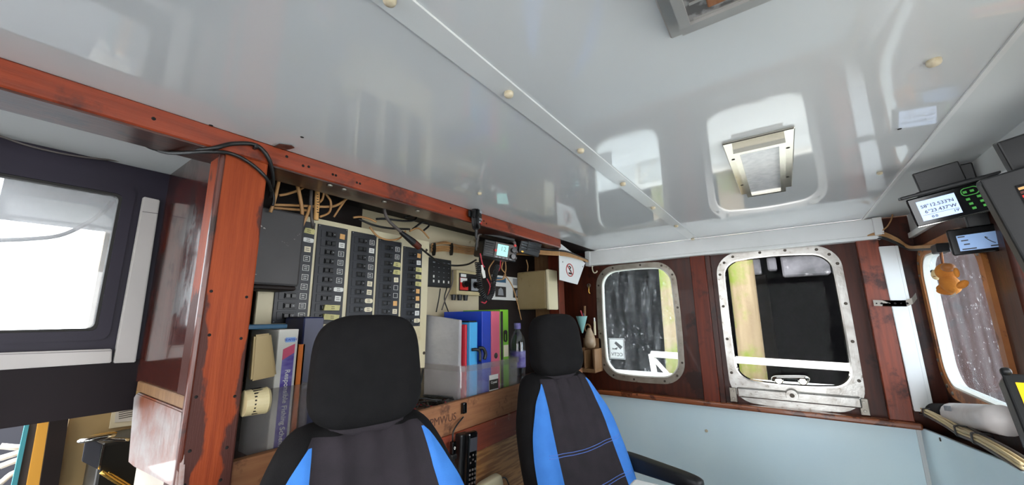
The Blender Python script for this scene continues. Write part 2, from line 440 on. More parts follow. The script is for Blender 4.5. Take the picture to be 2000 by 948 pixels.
# ---- ceiling
ce = solo('ceiling', box((XB, -1.4, CEIL), (.345, 2.335, CEIL + .03)), 'ceiling_gloss', kind='structure')
part('side_panel', box((.345, -1.4, CEIL + .004), (1.2, YW, CEIL + .03)), 'ceiling_matte', ce)
part('edge_lip', box((.338, -1.4, CEIL - .004), (.347, 2.335, CEIL + .004)), 'pvc_white', ce)
part('rear_panel', box((-1.5, -1.4, CEIL + .001), (XB, .30, CEIL + .03)), 'ceiling_matte', ce)
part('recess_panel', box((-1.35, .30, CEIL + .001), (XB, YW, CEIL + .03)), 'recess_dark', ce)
st = part('cover_strip', box((-.402, -1.35, CEIL - .0035), (-.355, 2.30, CEIL), .0015, 1), 'strip_white', ce)
for p in ((752, 0), (996, 177), (1138, 289), (1221, 355), (1277, 403), (1316, 440), (1345, 466)):
    q = PZ(*p, CEIL); inst('screw_cap', CAP, st, (-.378, q.y, CEIL - .0035), (PI, 0, 0))
for p, s in (((1823, 118), 1.1), ((937, 377), .8), ((1718, 337), .8)):
    q = PZ(*p, CEIL); inst('screw_cap', CAP, ce, q, (PI, 0, 0), (s, s, s))
for p in ((1757, 252), (412, 245), (656, 329), (590, 268)):
    q = PZ(*p, CEIL); inst('screw_hole', HOLE, ce, q, (PI, 0, 0), (1, 1, 1))

# ---- wall_back: the window wall
w1o = rr(-.995, 1.115, -.505, 1.805, .11, 8, .012, .01); w1i = rr(-.962, 1.150, -.532, 1.772, .085, 8, .014, .008)
w2o = rr(-.285, 1.06, .243, 1.815, .10, 8, .016, .004); w2i = rr(-.252, 1.165, .212, 1.775, .07, 8, .018, .004)
wall_out = [(-1.35, 1.04), (.70, 1.04), (.70, CEIL), (-1.35, CEIL)]
wb = solo('wall_back', plate([wall_out, rr(-.965, 1.147, -.529, 1.775, .085, 8, .014, .008), rr(-.255, 1.162, .215, 1.778, .07, 8, .018, .004)], 'y', YW, YW + .045), 'wall_wood', kind='structure')
lo = part('lower_panel', box((-1.35, YW - .012, 0), (.39, YW, 1.022)), 'blue_laminate', wb)
part('wall_core', box((-1.35, YW, 0), (.70, YW + .045, 1.04)), 'wall_wood', wb)
part('post', box((-.415, YW - .028, 1.04), (-.338, YW, CEIL), .003, 1), 'post_wood', wb)
part('post', box((-.338, YW - .018, 1.04), (-.312, YW, CEIL), .002, 1), 'wall_wood', wb)
part('post', box((.305, YW - .035, 1.045), (.383, YW, CEIL), .003, 1), 'post_worn', wb)
q = PY(1380, 842, YW - .012); inst('screw_cap', CAP, lo, q, (PI / 2, 0, 0), (.8, .8, .8))
part('corner_strip', box((.383, YW - .018, 0), (.397, YW - .012, 1.022)), 'blue_laminate_edge', wb)
# sill
solo('trim_1', box((-1.12, YW - .062, 1.020), (.40, YW, 1.046), .008, 3), 'sill_wood', kind='structure')
# white trunking under the ceiling
t2 = solo('trim_2', box((-1.035, 2.325, 1.832), (.395, YW, CEIL - .002), .003, 1), 'pvc_white', kind='structure')
part('lower_lip', box((-1.035, 2.318, 1.822), (.395, YW, 1.838), .003, 2), 'pvc_white', t2)
part('end_cap', box((-1.045, 2.315, 1.820), (-1.012, YW, CEIL - .001), .002, 1), 'pvc_white', t2)
part('end_cap', box((.37, 2.316, 1.838), (.402, YW, CEIL - .001), .002, 1), 'pvc_white', t2)

# ---- window frames in wall_back
def frame_screws(win, outl, inn, pl, c, sgn, idx, src=SCREW, s=1):
    n = len(outl)
    for i in idx:
        a = (Vector(outl[i % n]) * .55 + Vector(inn[i % n]) * .45)
        rot = (PI / 2, 0, 0) if pl == 'y' else (0, -PI / 2, 0)
        inst('screw', src, win, to3(pl, a.x, a.y, c), rot, (s, s, s))
w1 = solo('window_1', ring(w1o, w1i, 'y', YW - .008, YW + .002), 'steel', kind='structure')
part('seal', ring(w1i, rr(-.956, 1.156, -.538, 1.766, .08, 8, .014, .008), 'y', YW - .004, YW + .03), 'gasket_white', w1)
part('glass_pane', plate([rr(-.958, 1.154, -.536, 1.768, .08, 8, .014, .008)], 'y', YW + .012, YW + .016), 'glass_dirty', w1)
frame_screws(w1, w1o, w1i, 'y', YW - .008, -1, range(2, 56, 4))
w2 = solo('window_2', ring(w2o, w2i, 'y', YW - .012, YW + .002), 'steel_bright', kind='structure')
part('seal', ring(w2i, rr(-.246, 1.171, .206, 1.769, .066, 8, .018, .004), 'y', YW - .016, YW + .03), 'chrome', w2)
part('glass_pane', plate([rr(-.249, 1.168, .209, 1.772, .066, 8, .018, .004)], 'y', YW + .012, YW + .016), 'glass_clear', w2)
frame_screws(w2, w2o, w2i, 'y', YW - .012, -1, [1, 4, 7, 10, 12, 15, 18, 22, 24, 26, 28, 50, 52, 54], s=1.1)
# lower rail, clamp knob, handle of the opening window
part('lower_rail', box((-.255, YW - .032, 1.078), (.225, YW - .010, 1.125), .006, 2), 'steel_bright', w2)
for sx in (-.275, .232):
    part('corner_bracket', box((sx - .016, YW - .024, 1.05), (sx + .016, YW - .008, 1.12), .002, 1), 'steel', w2)
    inst('screw', SCREW_S, w2, (sx, YW - .024, 1.105), (PI / 2, 0, 0))
    inst('screw', SCREW_S, w2, (sx, YW - .024, 1.068), (PI / 2, 0, 0))
q = PY(1547, 772, YW - .032)
kn = part('knob', cyl((q.x, YW - .032, q.z), (q.x, YW - .05, q.z), .026, .024, 28), 'steel_bright', w2)
part('knob_boss', cyl((q.x, YW - .05, q.z), (q.x, YW - .054, q.z), .010, .009, 16), 'screw_dark', kn)
part('handle', tube([PY(1510, 742, YW - .012), PY(1512, 738, YW - .04), PY(1530, 737, YW - .045), PY(1562, 737, YW - .045), PY(1577, 739, YW - .04), PY(1575, 744, YW - .012)], .0085, 6, 10), 'chrome', w2)
for p in ((1521, 743), (1568, 745)):
    q = PY(*p, YW - .012); part('handle_foot', cyl(q, q + Vector((0, -.014, 0)), .019, .014, 18), 'chrome', w2)

# CCTV sticker on window 1 (printed side faces outwards, so it reads mirrored from inside)
sx0, sz0, sx1, sz1 = -.945, 1.228, -.845, 1.355
ys = YW + .0115
sk = solo('cctv_sticker', box((sx0, ys - .0004, sz0), (sx1, ys, sz1)), 'sticker_paper', 'white square sticker with camera picture stuck on the left small window', 'sticker')
part('sticker_border', ring([(sx0 + .002, sz0 + .002), (sx1 - .002, sz0 + .002), (sx1 - .002, sz1 - .002), (sx0 + .002, sz1 - .002)], [(sx0 + .006, sz0 + .006), (sx1 - .006, sz0 + .006), (sx1 - .006, sz1 - .006), (sx0 + .006, sz1 - .006)], 'y', ys - .0012, ys - .0003), 'grey_print', sk)
tm = text('CCTV', .028, (0, 0, 0), (-1, 0, 0), (0, 0, 1)); tm.transform(Matrix.Translation(((sx0 + sx1) / 2, ys - .001, sz0 + .028)))
part('lettering', tm, 'slate', sk)
cx, cz = (sx0 + sx1) / 2 + .012, sz0 + .085
ca = math.radians(-40)
def rot2(p): return (cx + p[0] * math.cos(ca) - p[1] * math.sin(ca), cz + p[0] * math.sin(ca) + p[1] * math.cos(ca))
part('camera_picture', plate([[rot2(p) for p in ((-.026, -.008), (.026, -.012), (.026, .010), (-.026, .008))]], 'y', ys - .0014, ys - .0004), 'grey_print', sk)
part('camera_bracket', prism([(cx - .005, ys - .0012, cz - .012), (cx - .03, ys - .0012, cz - .022), (cx - .04, ys - .0012, cz - .016), (cx - .04, ys - .0012, cz - .03), (cx - .036, ys - .0012, cz - .026), (cx - .012, ys - .0012, cz - .028)], (0, .0006, 0)), 'grey_print', sk)

# ---- wall_right: the front wall with window 3
w3o = rr(1.70, 1.165, 2.365, 1.765, .13, 10); w3i = rr(1.735, 1.205, 2.325, 1.725, .10, 10)
wr = solo('wall_right', plate([[(-1.4, 0), (YW, 0), (YW, 1.835), (-1.4, 1.835)], rr(1.733, 1.203, 2.327, 1.727, .10, 10), rr(.90, 1.15, 1.58, 1.80, .1), rr(.02, 1.15, .78, 1.80, .1), rr(-1.25, 1.15, -.15, 1.80, .1)], 'x', XF, XF + .04), 'wall_wood', kind='structure')
part('header_panel', box((XF - .004, -1.4, 1.835), (XF + .04, YW, CEIL + .004)), 'ceiling_matte', wr)
part('header_batten', box((XF - .02, 1.2, 1.815), (XF, YW - .03, 1.838), .002, 1), 'pvc_white', wr)
part('console_panel', plate([[(-1.0, 0), (YW - .012, 0), (YW - .012, 1.022), (1.55, 1.128), (1.0, 1.15), (-1.0, 1.15)]], 'x', .397, .41), 'blue_laminate', wr)
inst('screw', SCREW, wr, PX(1837, 859, .397), (0, -PI / 2, 0), (1.1, 1.1, 1.1))
part('console_ledge', prism([(.41, YW, 1.0), (.41, 1.55, 1.105), (.41, 1.0, 1.13), (.41, -1.0, 1.13), (.41, -1.0, 1.10), (.41, 1.0, 1.10), (.41, 1.55, 1.075), (.41, YW, .97)], (XF - .41, 0, 0)), 'shelf_wood', wr)
w3 = solo('window_3', ring(w3o, w3i, 'x', XF - .012, XF + .002), 'bronze_paint', kind='structure')
part('seal', ring(w3i, rr(1.742, 1.212, 2.318, 1.718, .095, 10), 'x', XF - .006, XF + .03), 'gasket_white', w3)
part('glass_pane', plate([rr(1.740, 1.21, 2.32, 1.72, .095, 10)], 'x', XF + .012, XF + .016), 'glass_front', w3)
frame_screws(w3, w3o, w3i, 'x', XF - .012, -1, range(1, 44, 3), SCREW_S, 1.3)
# ---- wall_front (behind the camera): starboard side with tall windows
solo('wall_front', plate([[(-1.5, 0), (1.2, 0), (1.2, CEIL + .03), (-1.5, CEIL + .03)], rr(-1.38, .5, -.72, 1.86, .06), rr(-.62, .12, .44, 1.88, .06)], 'y', -1.44, -1.4), 'wall_wood', kind='structure')

# ---- wall_left: aft bulkhead with the big window above the companionway
XL = -1.42
wl = solo('wall_left', plate([[(-1.4, 0), (-.7, 0), (-.7, 1.275), (.285, 1.275), (.285, CEIL), (-1.4, CEIL)], rr(-.62, 1.478, .192, 1.835, .012, 3)], 'x', XL - .03, XL), 'navy_wall', kind='structure')
part('lower_board', box((XL, -.7, 1.275), (XL + .006, .283, 1.402)), 'navy_low', wl)
w4 = solo('window_4', ring(rr(-.645, 1.455, .215, 1.860, .02, 3), rr(-.62, 1.478, .192, 1.835, .012, 3), 'x', XL - .004, XL + .008), 'navy_wall', kind='structure')
part('seal', ring(rr(-.62, 1.478, .192, 1.835, .012, 3), rr(-.614, 1.484, .186, 1.829, .012, 3), 'x', XL - .02, XL + .002), 'gasket', w4)
part('glass_pane', plate([rr(-.618, 1.480, .190, 1.833, .012, 3)], 'x', XL - .016, XL - .012), 'glass_milky', w4)
# recess wall behind the switchboard, bulkhead beside the post
part('recess_board', box((-1.33, .83, 0), (-1.30, 1.53, CEIL)), 'cream_wall', wl)
part('recess_board', box((-1.33, .30, 0), (-1.30, .83, CEIL)), 'recess_dark', wl)  # continues the cream board; shade of the recess put into its colour
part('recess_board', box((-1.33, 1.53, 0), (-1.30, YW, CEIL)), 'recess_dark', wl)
part('bulkhead', box((XL, .280, 1.345), (XB - .005, .295, CEIL)), 'varnish_dark', wl)
part('bulkhead_ledge', box((XL + .05, .2745, 1.326), (XB - .012, .295, 1.350), .002, 1), 'wood_light', wl)
bxl = PY(256, 806, .272).x
bp = [PY(250, 905, .272), Vector((bxl, .272, 1.312)), Vector((bxl + .02, .272, 1.324)), Vector((XB - .016, .272, 1.324)), PY(343, 958, .272), PY(262, 912, .272)]
part('glossy_board', prism(bp, (0, .012, 0), .003), 'board_painted_glare', wl)
part('lower_bulkhead', box((XL + .10, .288, 0), (XB - .005, .30, 1.33)), 'grey_board', wl)
# ---- beam and post
bm_ = solo('trim_3', box((XB - .10, -1.4, 1.872), (XB, 1.86, CEIL + .001), .003, 1), 'beam_wood', kind='structure')
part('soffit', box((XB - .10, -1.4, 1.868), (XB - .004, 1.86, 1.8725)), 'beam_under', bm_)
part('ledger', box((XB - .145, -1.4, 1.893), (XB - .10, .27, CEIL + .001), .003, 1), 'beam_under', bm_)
for p in ((592, 324), (603, 326), (650, 341), (656, 343), (697, 357), (703, 359), (560, 306), (300, 232), (880, 407), (945, 432), (950, 437)):
    q = PX(*p, XB); inst('screw_hole', HOLE, bm_, (XB, q.y, min(q.z, 1.912)), (0, PI / 2, 0), (.9, .9, .9))
for p in ((644, 362), (672, 370), (750, 394), (815, 412)):
    q = PZ(*p, 1.868); inst('bolt', SCREW_S, bm_, (min(q.x, XB - .02), q.y, 1.868), (PI, 0, 0), (1.4, 1.4, 1.4))
po = solo('trim_4', box((XB - .09, .278, 0), (XB, .367, 1.872), .004, 2), 'post_stripped', kind='structure')
part('edge_bead', box((XB - .012, .270, 0), (XB + .002, .281, 1.865), .004, 2), 'varnish_red', po)
for pz in (1.35, 1.47, 1.56, 1.25, 1.19, 1.1):
    inst('screw_hole', HOLE, po, (XB, .29 + .006 * math.sin(pz * 40), pz), (0, PI / 2, 0), (.8, .8, .8))
    inst('screw_hole', HOLE, po, (XB, .352 + .006 * math.sin(pz * 30), pz - .01), (0, PI / 2, 0), (.8, .8, .8))
# jamb between recess and window wall
jb = solo('trim_5', box((-1.16, 2.02, 1.2), (-1.09, 2.09, 1.868), .003, 1), 'post_wood', kind='structure')
part('jamb_board', box((-1.30, 2.09, 0), (-1.12, 2.105, CEIL)), 'wood_light', jb)

# ---- shelf front: planks and oak panel
sf = thing('shelf_front', 'worn plank shelf front behind the two helm chairs', 'shelf', (-1.0, 1.3, 0))
part('upper_plank', box((-1.02, .37, 1.10), (-.998, 2.10, 1.203), .004, 2), 'plank_raw', sf, label='raw brown plank with scratched letters')
part('red_plank', box((-1.02, .37, 1.005), (-1.0, 2.10, 1.098), .003, 1), 'plank_red', sf, label='red painted plank with flaked paint')
part('oak_panel', box((-1.02, .37, 0), (-1.008, 2.10, 1.005)), 'oak_panel', sf, label='yellow wood grain panel')
part('shelf_board', box((-1.30, .37, 1.13), (-1.02, 2.10, 1.165)), 'shelf_wood', sf)
sm = text('PMWUS', .036, PX(866, 821, -.998), (0, 1, -.02), (0, 0, 1), .0008)
part('scratched_letters', sm, 'shelf_wood', sf)

# ---- cabin beyond the companionway
cab = solo('wall_left_cabin', box((-2.35, .285, .2), (-2.32, 1.0, 1.9)), 'cabin_cream', kind='structure')
part('cabin_side', box((-2.35, .98, .2), (-1.45, 1.0, 1.9)), 'cabin_cream', cab)
part('cabin_ceiling', box((-2.35, .0, 1.88), (-1.45, 1.0, 1.9)), 'recess_dark', cab)
d1 = thing('door_1', None, None, (-2.3, .2, .2), kind='structure')
def strip(name, x, pA, pB, pC, pD, m_, parent, th=.02):
    pts = [PX(*p, x) for p in (pA, pB, pC, pD)]
    return part(name, prism(pts, (-th, 0, 0)), m_, parent)
strip('door_edge', -2.30, (49, 828), (58, 826), (31, 960), (20, 960), 'teal_paint', d1)
strip('door_stile', -2.32, (58, 820), (76, 820), (50, 960), (31, 960), 'slate', d1)
strip('door_jamb', -2.29, (76, 818), (99, 814), (75, 960), (50, 960), 'yellow_paint', d1)
strip('door_frame', -2.27, (99, 810), (137, 800), (112, 965), (75, 965), 'recess_dark', d1)

# ================================================================== OUTSIDE
dk = solo('side_deck', box((-3.2, YW + .045, .84), (3.2, 4.02, .94), .01, 1), 'deck_paint', kind='structure')
dk2 = solo('fore_deck', box((XF + .045, -4.0, .86), (5.0, YW + .04, .94)), 'deck_paint', kind='structure')
solo('water', box((-9, -9, -1.3), (9, 12, -1.21)), 'water', 'dark harbour water around the boat', 'water', kind='stuff')
# quay wall with beams and panels
qw = thing('quay_wall', 'dark wet quay wall seen through the side windows', 'quay wall', (-.3, 4.9, -1.2))
part('wall_face', box((-4.0, 4.9, -1.2), (4.5, 5.3, 4.6)), 'quay_dark', qw)
part('cap_beam', box((-.75, 4.62, 2.08), (4.5, 4.9, 2.40), .02, 1), 'quay_beam', qw)
part('deck_slab', box((-4.0, 3.9, 2.62), (4.5, 5.3, 2.8), .02, 1), 'quay_concrete', qw)  # pier slab out of view, extended outward to shade the quay wall
for i, (xa, xb, za, zb) in enumerate(((-.32, -.16, 1.90, 2.07), (.02, .40, 1.86, 2.07), (-.10, -.02, 1.93, 2.07))):
    part('concrete_block', box((xa, 4.74, za), (xb, 4.9, zb), .015, 1), 'quay_block', qw)
part('fender_panel', box((-.42, 4.80, .2), (-.12, 4.9, 1.9), .01, 1), 'quay_concrete', qw)
def piling(x, y, r, lab, tilt=0):
    t = thing('timber_piling', lab, 'piling', (x, y, -1.2), group=None)
    bm = bmesh.new(); n = 14; rings = []
    for i in range(18):
        z = -1.2 + i * .22
        rings.append([bm.verts.new((x + tilt * z + r * (1 + .05 * noise.noise((j * .8, z * 2, x))) * math.cos(2 * PI * j / n), y + r * math.sin(2 * PI * j / n), z)) for j in range(n)])
    for a, b in zip(rings, rings[1:]):
        for j in range(n): bm.faces.new((a[j], a[(j + 1) % n], b[(j + 1) % n], b[j]))
    part('trunk', new_mesh(bm, True), 'pile_wood', t)
    return t
a = PY(1302, 600, 4.2); piling(a.x + .06, 4.2, .125, 'mossy pale timber piling seen in the left small window', .01)
a = PY(1452, 600, 4.2); tb = piling(a.x, 4.2, .105, 'mossy pale timber piling seen in the large opening window', .01)
a = PX(1800, 600, .9)
piling(.98, 4.1, .10, 'pale timber piling at the left edge of the front window')
# white rail on the side deck
rl = thing('deck_railing', 'white painted pipe railing outside the side windows', 'railing', (-.6, 3.45, .94))
pa = PY(1272, 692, 3.45)
zt = pa.z
part('top_rail', tube([Vector((pa.x, 3.45, zt)), Vector((0.4, 3.46, zt - .03)), Vector((1.6, 3.46, zt - .04)), Vector((3.0, 3.45, zt - .04))], .026, 8, 10), 'rail_white', rl)
part('end_post', tube([Vector((pa.x, 3.45, zt)), Vector((pa.x + .02, 3.45, .94))], .024, 1, 10), 'rail_white', rl)
part('brace', tube([Vector((pa.x + .02, 3.45, zt - .04)), Vector((pa.x + .18, 3.45, .94))], .018, 1, 10), 'rail_white', rl)
for xx in (1.2, 2.4): part('stanchion', tube([Vector((xx, 3.46, zt - .04)), Vector((xx, 3.46, .94))], .02, 1, 10), 'rail_white', rl)
# boards added to stand in for the pale streaks seen through window 3
for pp, wd, lab in (((1882, 560), .05, 'narrow added board for a pale streak seen through the front window'), ((1908, 560), .11, 'wide added board for a pale streak seen through the front window')):
    a = PY(*pp, 4.85)
    solo('streak_board', box((a.x, 4.83, -1.15), (a.x + wd, 4.898, 2.13), .006, 1), 'pile_wood', lab, 'board')
# aft deck clutter beyond the companionway door
ad = thing('aft_deck', 'dark aft deck with white ropes seen beyond the cabin door', 'deck', (-3.2, .1, .2))
part('deck_plate', box((-5.0, -.6, .1), (-2.4, 2.5, .2)), 'slate', ad)
part('bulwark', box((-5.0, -1.5, .2), (-4.9, 2.5, 1.2)), 'slate', ad)
for k, (p1, p2) in enumerate((((0, 872), (44, 874)), ((0, 896), (42, 884)), ((0, 912), (40, 898)), ((0, 945), (32, 922)))):
    part('rope', tube([PX(*p1, -2.9), PX(*p2, -2.9), PX(p2[0] + 60, p2[1] - 10, -3.0)], .012, 4, 6), 'rail_white', ad)

# ================================================================== HELM CHAIRS (local frame: faces +x, origin on the floor under the headrest)
def chair_fn():
    ZB, ZT = .74, 1.285
    def half(v):       # half width and half thickness along the height
        w_ = .212 + .03 * math.sin(min(1, v / .8) * PI)
        if v > .66: w_ *= 1 - .36 * ((v - .66) / .34) ** 1.9
        t_ = .062
        cap = 1.0
        if v > .93: cap = math.sqrt(max(0, 1 - ((v - .93) / .07) ** 2)) * .75 + .25
        return w_ * (1 if v <= .93 else .75 + .25 * cap), t_ * cap
    def S(th, v, off=0):
        w_, t_ = half(v)
        w_ += off; t_ += off
        c_, s_ = math.cos(th), math.sin(th)
        y = w_ * math.copysign(abs(c_) ** .62, c_)
        x = t_ * math.copysign(abs(s_) ** .75, s_)
        a = abs(y) / max(w_, .01)
        if s_ > 0:                                   # bolsters and a few gathered folds under the headrest
            x += .028 * math.exp(-((a - .78) / .2) ** 2) * min(1, (1 - v) * 3) * s_
            f = max(0, (v - .45) / .55) ** 1.4
            x += f * .0075 * (math.sin(y * 95 + 2.2 * v) + .6 * math.sin(y * 53 - 3 * v + 1)) * s_
        return Vector((x + .215 * (1 - v) ** 1.05 - .012, y, ZB + (ZT - ZB) * v))
    return S
S = chair_fn()
def chair_back():
    bm = bmesh.new(); n, mv = 112, 56; rings = []
    for i in range(mv + 1):
        v = i / mv; rings.append([bm.verts.new(S(2 * PI * j / n, v)) for j in range(n)])
    for a, b in zip(rings, rings[1:]):
        for j in range(n): bm.faces.new((a[j], a[(j + 1) % n], b[(j + 1) % n], b[j]))
    bm.faces.new(rings[0][::-1]); bm.faces.new(rings[-1])
    return new_mesh(bm, True)
def patch(fn, v0, v1, off, nu=14, nv=40):
    bm = bmesh.new(); g = []
    for i in range(nv + 1):
        v = v0 + (v1 - v0) * i / nv; a0, a1 = fn(v)
        g.append([bm.verts.new(S(a0 + (a1 - a0) * j / nu, v, off)) for j in range(nu + 1)])
    for a, b in zip(g, g[1:]):
        for j in range(nu): bm.faces.new((a[j], a[j + 1], b[j + 1], b[j]))
    bmesh.ops.remove_doubles(bm, verts=bm.verts, dist=1e-6)
    return new_mesh(bm, True)
def build_chair():
    P = {}
    P['backrest'] = (chair_back(), 'fabric_black')
    # centre panel: charcoal
    P['centre_panel'] = (patch(lambda v: (math.radians(90 - 46 + 6 * v), math.radians(90 + 46 - 6 * v)), .0, .97, .0032, 80), 'fabric_char')
    def blue(v):
        c = math.radians(43); t = (v - .12) / .83
        wd = math.radians(16) * max(0, math.sin(min(1, max(0, 1 - t)) ** .75 * PI * .72)) ** .8
        return (math.radians(90) - c + math.radians(7) * v - wd * 1.45, math.radians(90) - c + math.radians(7) * v + wd * .95)
    P['blue_panel'] = (patch(blue, .02, .945, .0046), 'fabric_blue')
    P['blue_panel.r'] = (patch(lambda v: tuple(PI - a for a in blue(v)), .02, .945, .0046), 'fabric_blue')
    for k, v in enumerate((.56, .575, .36, .375, .20, .215)):
        pts = [S(math.radians(90 - 40 + 80 * j / 16), v - .03 * (1 - abs(j - 8) / 8), .0045) for j in range(17)]
        P['stitch_line.%d' % k] = (tube(pts, .0011, 2, 5), 'stitch_blue')
    def hf(v):
        v = v.copy(); k = v.z / .118
        v.y *= 1 - .06 * k - (.10 if k < -.6 else 0) * (abs(k) - .6)
        v.x += .006 * math.cos(v.y * 14)
        return v
    P['headrest'] = (superell((.012, 0, 1.388), (.052, .118, .118), .52, 48, 28, Matrix.Rotation(math.radians(-7), 3, 'Y'), hf), 'fabric_black')
    P['neck_band'] = (superell((.012, 0, 1.272), (.044, .085, .016), .6, 28, 8), 'fabric_char')
    P['seat'] = (superell((.44, 0, .68), (.25, .235, .075), .5, 40, 16), 'fabric_black')
    P['seat_base'] = (box((.20, -.2, .56), (.62, .2, .61), .01, 2), 'black_plastic')
    P['pedestal'] = (lathe([(.16, .004), (.16, .02), (.05, .05), (.045, .30), (.06, .32), (.06, .56)], 24, True, (.41, 0, 0)), 'steel')
    P['hinge'] = (box((.16, -.17, .60), (.24, .17, .78), .02, 2), 'black_plastic')
    return P
CH = build_chair()
CHM = {k: shared(me, m_) for k, (me, m_) in CH.items()}
def place_chair(label, loc, rz, arm):
    t = thing('helm_chair', label, 'chair', loc, rz, 'helm chairs with black and blue covers')
    for k, me in CHM.items():
        o = bpy.data.objects.new(k.split('.')[0], me); C.objects.link(o); o.parent = t
    if arm:
        me = xf(superell((0, 0, 0), (.17, .026, .030), .42, 24, 14, None, lambda v: Vector((v.x, v.y, v.z * (1 - .35 * (v.x / .17 + 1) / 2)))), Matrix.Translation((.26, .245, .945)))
        part('armrest', me, 'black_plastic', t, world=False)
        part('armrest_bracket', box((.10, .22, .80), (.16, .24, .94), .005, 1), 'black_plastic', t, world=False)
    return t
place_chair('helm chair in front of the switchboard, nearer of the two black and blue chairs', (-.80, .545, 0), math.radians(-14), False)
place_chair('helm chair beside the window wall, farther of the two, with an armrest', (-.775, 1.375, 0), math.radians(-17), True)

# ================================================================== SWITCHBOARD
XS = -1.225
sb = thing('switchboard', 'cream circuit breaker board with five black switch panels on the aft wall', 'switchboard', (XS, .8, 1.3))
tl = PX(530, 408, XS); 
board = [(.47, 1.827), (1.110, 1.822), (1.105, 1.300), (.47, 1.300)]
part('board', plate([board], 'x', XS - .022, XS), 'cream_paint', sb)
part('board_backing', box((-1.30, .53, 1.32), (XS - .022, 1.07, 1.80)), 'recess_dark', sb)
for p in ((833, 489), (828, 690)):
    q = PX(*p, XS); inst('screw', SCREW, sb, (XS, q.y, q.z), (0, PI / 2, 0), (1, 1, 1))
def switch_mesh():
    bm = bmesh.new()
    box((0, -.0165, -.0085), (.004, .0165, .0085), .001, 1, bm)
    box((.004, -.0145, -.0062), (.0075, -.001, .0062), .001, 1, bm)
    box((.004, .001, -.0062), (.010, .0145, .0062), .001, 1, bm)
    return new_mesh(bm)
SWM = shared(switch_mesh(), 'breaker_switch')
DOT = shared(cyl((0, 0, 0), (.0006, 0, 0), .0021, None, 8), 'grey_print')
PLINTH = shared(box((0, -.03, -.012), (.0016, .026, .012), .0006, 1), 'breaker_face')
def lab_mesh(w_, h_): return box((0, -w_ / 2, -h_ / 2), (.0008, w_ / 2, h_ / 2))
LM = {'w': shared(lab_mesh(.021, .018), 'label_white'), 'c': shared(lab_mesh(.020, .018), 'label_cream'), 'o': shared(lab_mesh(.018, .018), 'label_orange'),
      't': shared(prism([(0, -.017, -.008), (0, -.013, .009), (0, .014, .010), (0, .019, .004), (0, .016, -.009)], (.0009, 0, 0)), 'label_tape'),
      'T': shared(prism([(0, -.030, -.009), (0, -.027, .009), (0, .024, .008), (0, .022, -.009)], (.012, 0, 0)), 'label_tape'),
      'W': shared(prism([(0, -.016, -.004), (0, -.011, -.008), (0, .011, -.008), (0, .016, -.004), (0, .016, .004), (0, .011, .008), (0, -.011, .008), (0, -.016, .004)], (.0009, 0, 0)), 'label_cream'),
      'V': shared(prism([(0, -.017, -.005), (0, -.012, -.007), (0, .012, -.007), (0, .017, -.005), (0, .017, .005), (0, .012, .007), (0, -.012, .007), (0, -.017, .005)], (.0009, 0, 0)), 'label_white')}
BORD = shared(ring([(-.010, -.009), (.010, -.009), (.010, .009), (-.010, .009)], [(-.0088, -.0078), (.0088, -.0078), (.0088, .0078), (-.0088, .0078)], 'x', 0, .0007), 'label_white')
def dashes(seed, w_=.012):
    rd = random.Random(seed); bm = bmesh.new()
    for z in (.003, -.003):
        y = -w_ / 2
        while y < w_ / 2 - .001:
            l = rd.uniform(.0012, .003); box((0, y, z - .0011), (.0003, min(y + l, w_ / 2), z + .0011), bm=bm); y += l + .0008
    return new_mesh(bm)
DARKP = [shared(dashes(k), 'ink') for k in range(4)]; LIGHTP = [shared(dashes(k + 9, .010), 'label_white') for k in range(4)]
rows = ['tVcbbbbbbb', 'owbbbbVwTT', 'bwbbbccWWW', 'bbttceeoct', 'owtttoocwW']
ys_ = [(.512, .613), (.622, .728), (.743, .845), (.855, .961), (.972, 1.069)]
zs_ = [(1.808, 1.488), (1.808, 1.483), (1.805, 1.478), (1.795, 1.472), (1.783, 1.466)]
for k in range(5):
    (ya, yb), (zt_, zb_) = ys_[k], zs_[k]
    f = part('breaker_panel', box((XS, ya, zb_), (XS + .005, yb, zt_), .001, 1), 'breaker_face', sb, label='black breaker panel')
    W_ = yb - ya
    for sy in (ya + .005, yb - .005):
        for sz in (zt_ - .005, zb_ + .005): inst('panel_screw', DOT, f, (XS + .005, sy, sz), (0, 0, 0), (.8, .8, .8))
    for r in range(10):
        z = zt_ - .030 - (zt_ - zb_ - .052) * r / 9
        ysw, yl = ya + W_ * .40, ya + W_ * .815
        inst('switch_plinth', PLINTH, f, (XS + .005, ysw, z))
        sw = inst('breaker_switch', SWM, f, (XS + .006, ysw + .002, z))
        if r % 3 != 1: inst('switch_mark', DOT, f, (XS + .0161, ysw + .010, z))
        ch = rows[k][r]
        if ch in 'be':
            inst('label_frame', BORD, f, (XS + .005, yl, z))
            if ch == 'b': inst('label_print', LIGHTP[(r + k) % 4], f, (XS + .0051, yl, z))
        else:
            dy = -.022 if ch == 'T' else 0
            inst('label_tag', LM[ch], f, (XS + (.0075 if ch == 'T' else .005), yl + dy, z), (random.uniform(-.06, .06), 0, 0))
            if ch not in 'o': inst('label_print', DARKP[(r * 3 + k) % 4], f, (XS + (.0196 if ch == 'T' else .006), yl + dy, z))

# ---- recess: dark metal box at the post
a = PX(527, 404, -1.12); b = PX(575, 560, -1.12)
g = thing('junction_box', 'chipped dark grey metal box beside the red post', 'box', (-1.16, (a.y + b.y) / 2, b.z))
part('box_body', box((-1.214, .370, b.z), (-1.115, b.y + .01, a.z - .003), .006, 2), 'dark_box', g)
part('box_base', box((-1.214, .372, b.z - .012), (-1.118, b.y + .004, b.z), .003, 1), 'recess_dark', g)

